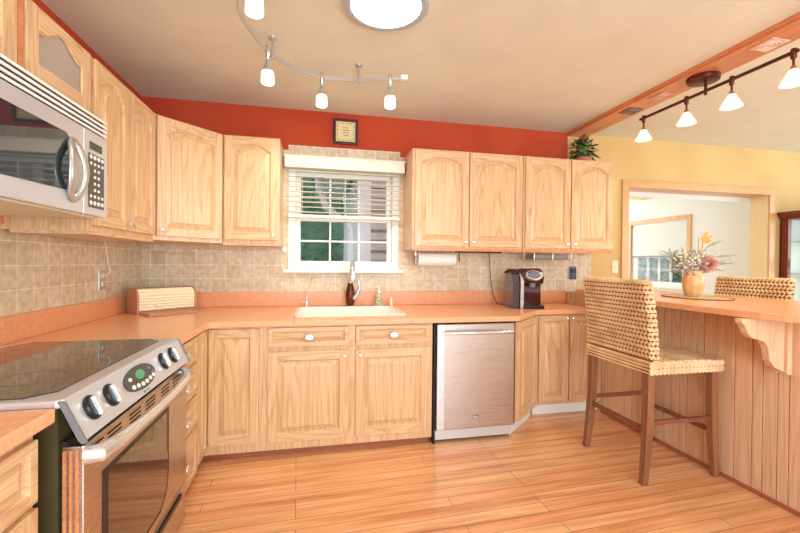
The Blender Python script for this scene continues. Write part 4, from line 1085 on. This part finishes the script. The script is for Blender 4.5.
# straight bronze track
tr = thing('straight_track_rail', (2.61, 2.28, 2.5), 'straight dark bronze track rail under the ceiling beam over the bar', 'track light')
MB().box(2.603, 2.617, 1.72, 2.83, 2.493, 2.501).box(2.606, 2.614, 1.72, 2.83, 2.501, 2.505).box(2.603, 2.617, 1.72, 2.83, 2.505, 2.511).build('rail', bronze, tr)
MB().lathe([(.096, 0), (.098, -.008), (.094, -.030), (.080, -.036), (.001, -.038)], (2.61, 2.28, 2.605), n=32).build('canopy', bronze, tr, smooth=True)
MB().cyl((2.61, 2.262, 2.475), (2.61, 2.262, 2.57), .010).build('stem', bronze, tr, smooth=True)
def head2():
    t = thing('cone_spotlight', (0, 0, 0), '', 'light')
    MB().lathe([(.013, .022), (.014, .020), (.014, -.03), (.010, -.036), (.006, -.038), (.006, -.075)], n=14).build('clamp', bronze, t, smooth=True)
    MB().lathe([(.009, -.072), (.020, -.095)], n=16).build('socket', mat('tan_socket', srgb(190, 120, 80), .4, .4), t, smooth=True)
    MB().lathe([(.018, -.092), (.034, -.125), (.056, -.165), (.060, -.176), (.055, -.172), (.030, -.13), (.015, -.10)], n=24).build('glass_shade', lit2, t, smooth=True)
    return t
h0 = head2()
labs = ['farthest alabaster cone spotlight at the left end of the bronze track', 'alabaster cone spotlight second from the left end of the bronze track', 'alabaster cone spotlight just right of the round bronze canopy', 'alabaster cone spotlight at the right end of the bronze track']
for i, y in enumerate((2.79, 2.405, 2.085, 1.745)):
    h = h0 if i == 0 else copy_tree(h0)
    h.location = (2.61, y, 2.5); h['label'] = labs[i]; h['group'] = 'cone spotlights on the bronze track'
    l = bpy.data.lights.new('cone_bulb', 'SPOT'); l.energy = 10; l.spot_size = math.radians(130); l.spot_blend = .8; l.shadow_soft_size = .03; l.color = (1, .82, .6)
    lo = bpy.data.objects.new('cone_bulb', l); COL.objects.link(lo); lo.location = (2.61, y, 2.5-.18)
# decorative inset grilles in the beam
tones = ((110, 100, 96), (206, 160, 130), (206, 160, 130), (226, 196, 176))
labs = ['dark square grille in the ceiling beam nearest the back wall', 'tan square grille in the ceiling beam beyond the bronze canopy', 'tan square grille in the ceiling beam hidden near the bronze canopy', 'pale square grille in the ceiling beam nearest the camera']
for i, y in enumerate((2.91, 2.60, 1.86)):
    i2 = i if i < 2 else 3
    t = thing('beam_grille', (2.595, y, 2.603), labs[i2], 'grille', 'square grilles in the ceiling beam')
    m_ = mat('grille_tone', srgb(*tones[i2]), .5)
    MB().box(2.53, 2.66, y-.065, y+.065, 2.598, 2.6045).build('plate', m_, t, bevel=.002)
    m = MB()
    for r in (.018, .034, .050):
        m.tube([(2.595+r*math.cos(2*math.pi*k/24), y+r*math.sin(2*math.pi*k/24), 2.597) for k in range(25)], .0022, 6)
    m.build('ring_pattern', mat('grille_rings', srgb(*[min(255, c_+34) for c_ in tones[i2]]), .5), t)
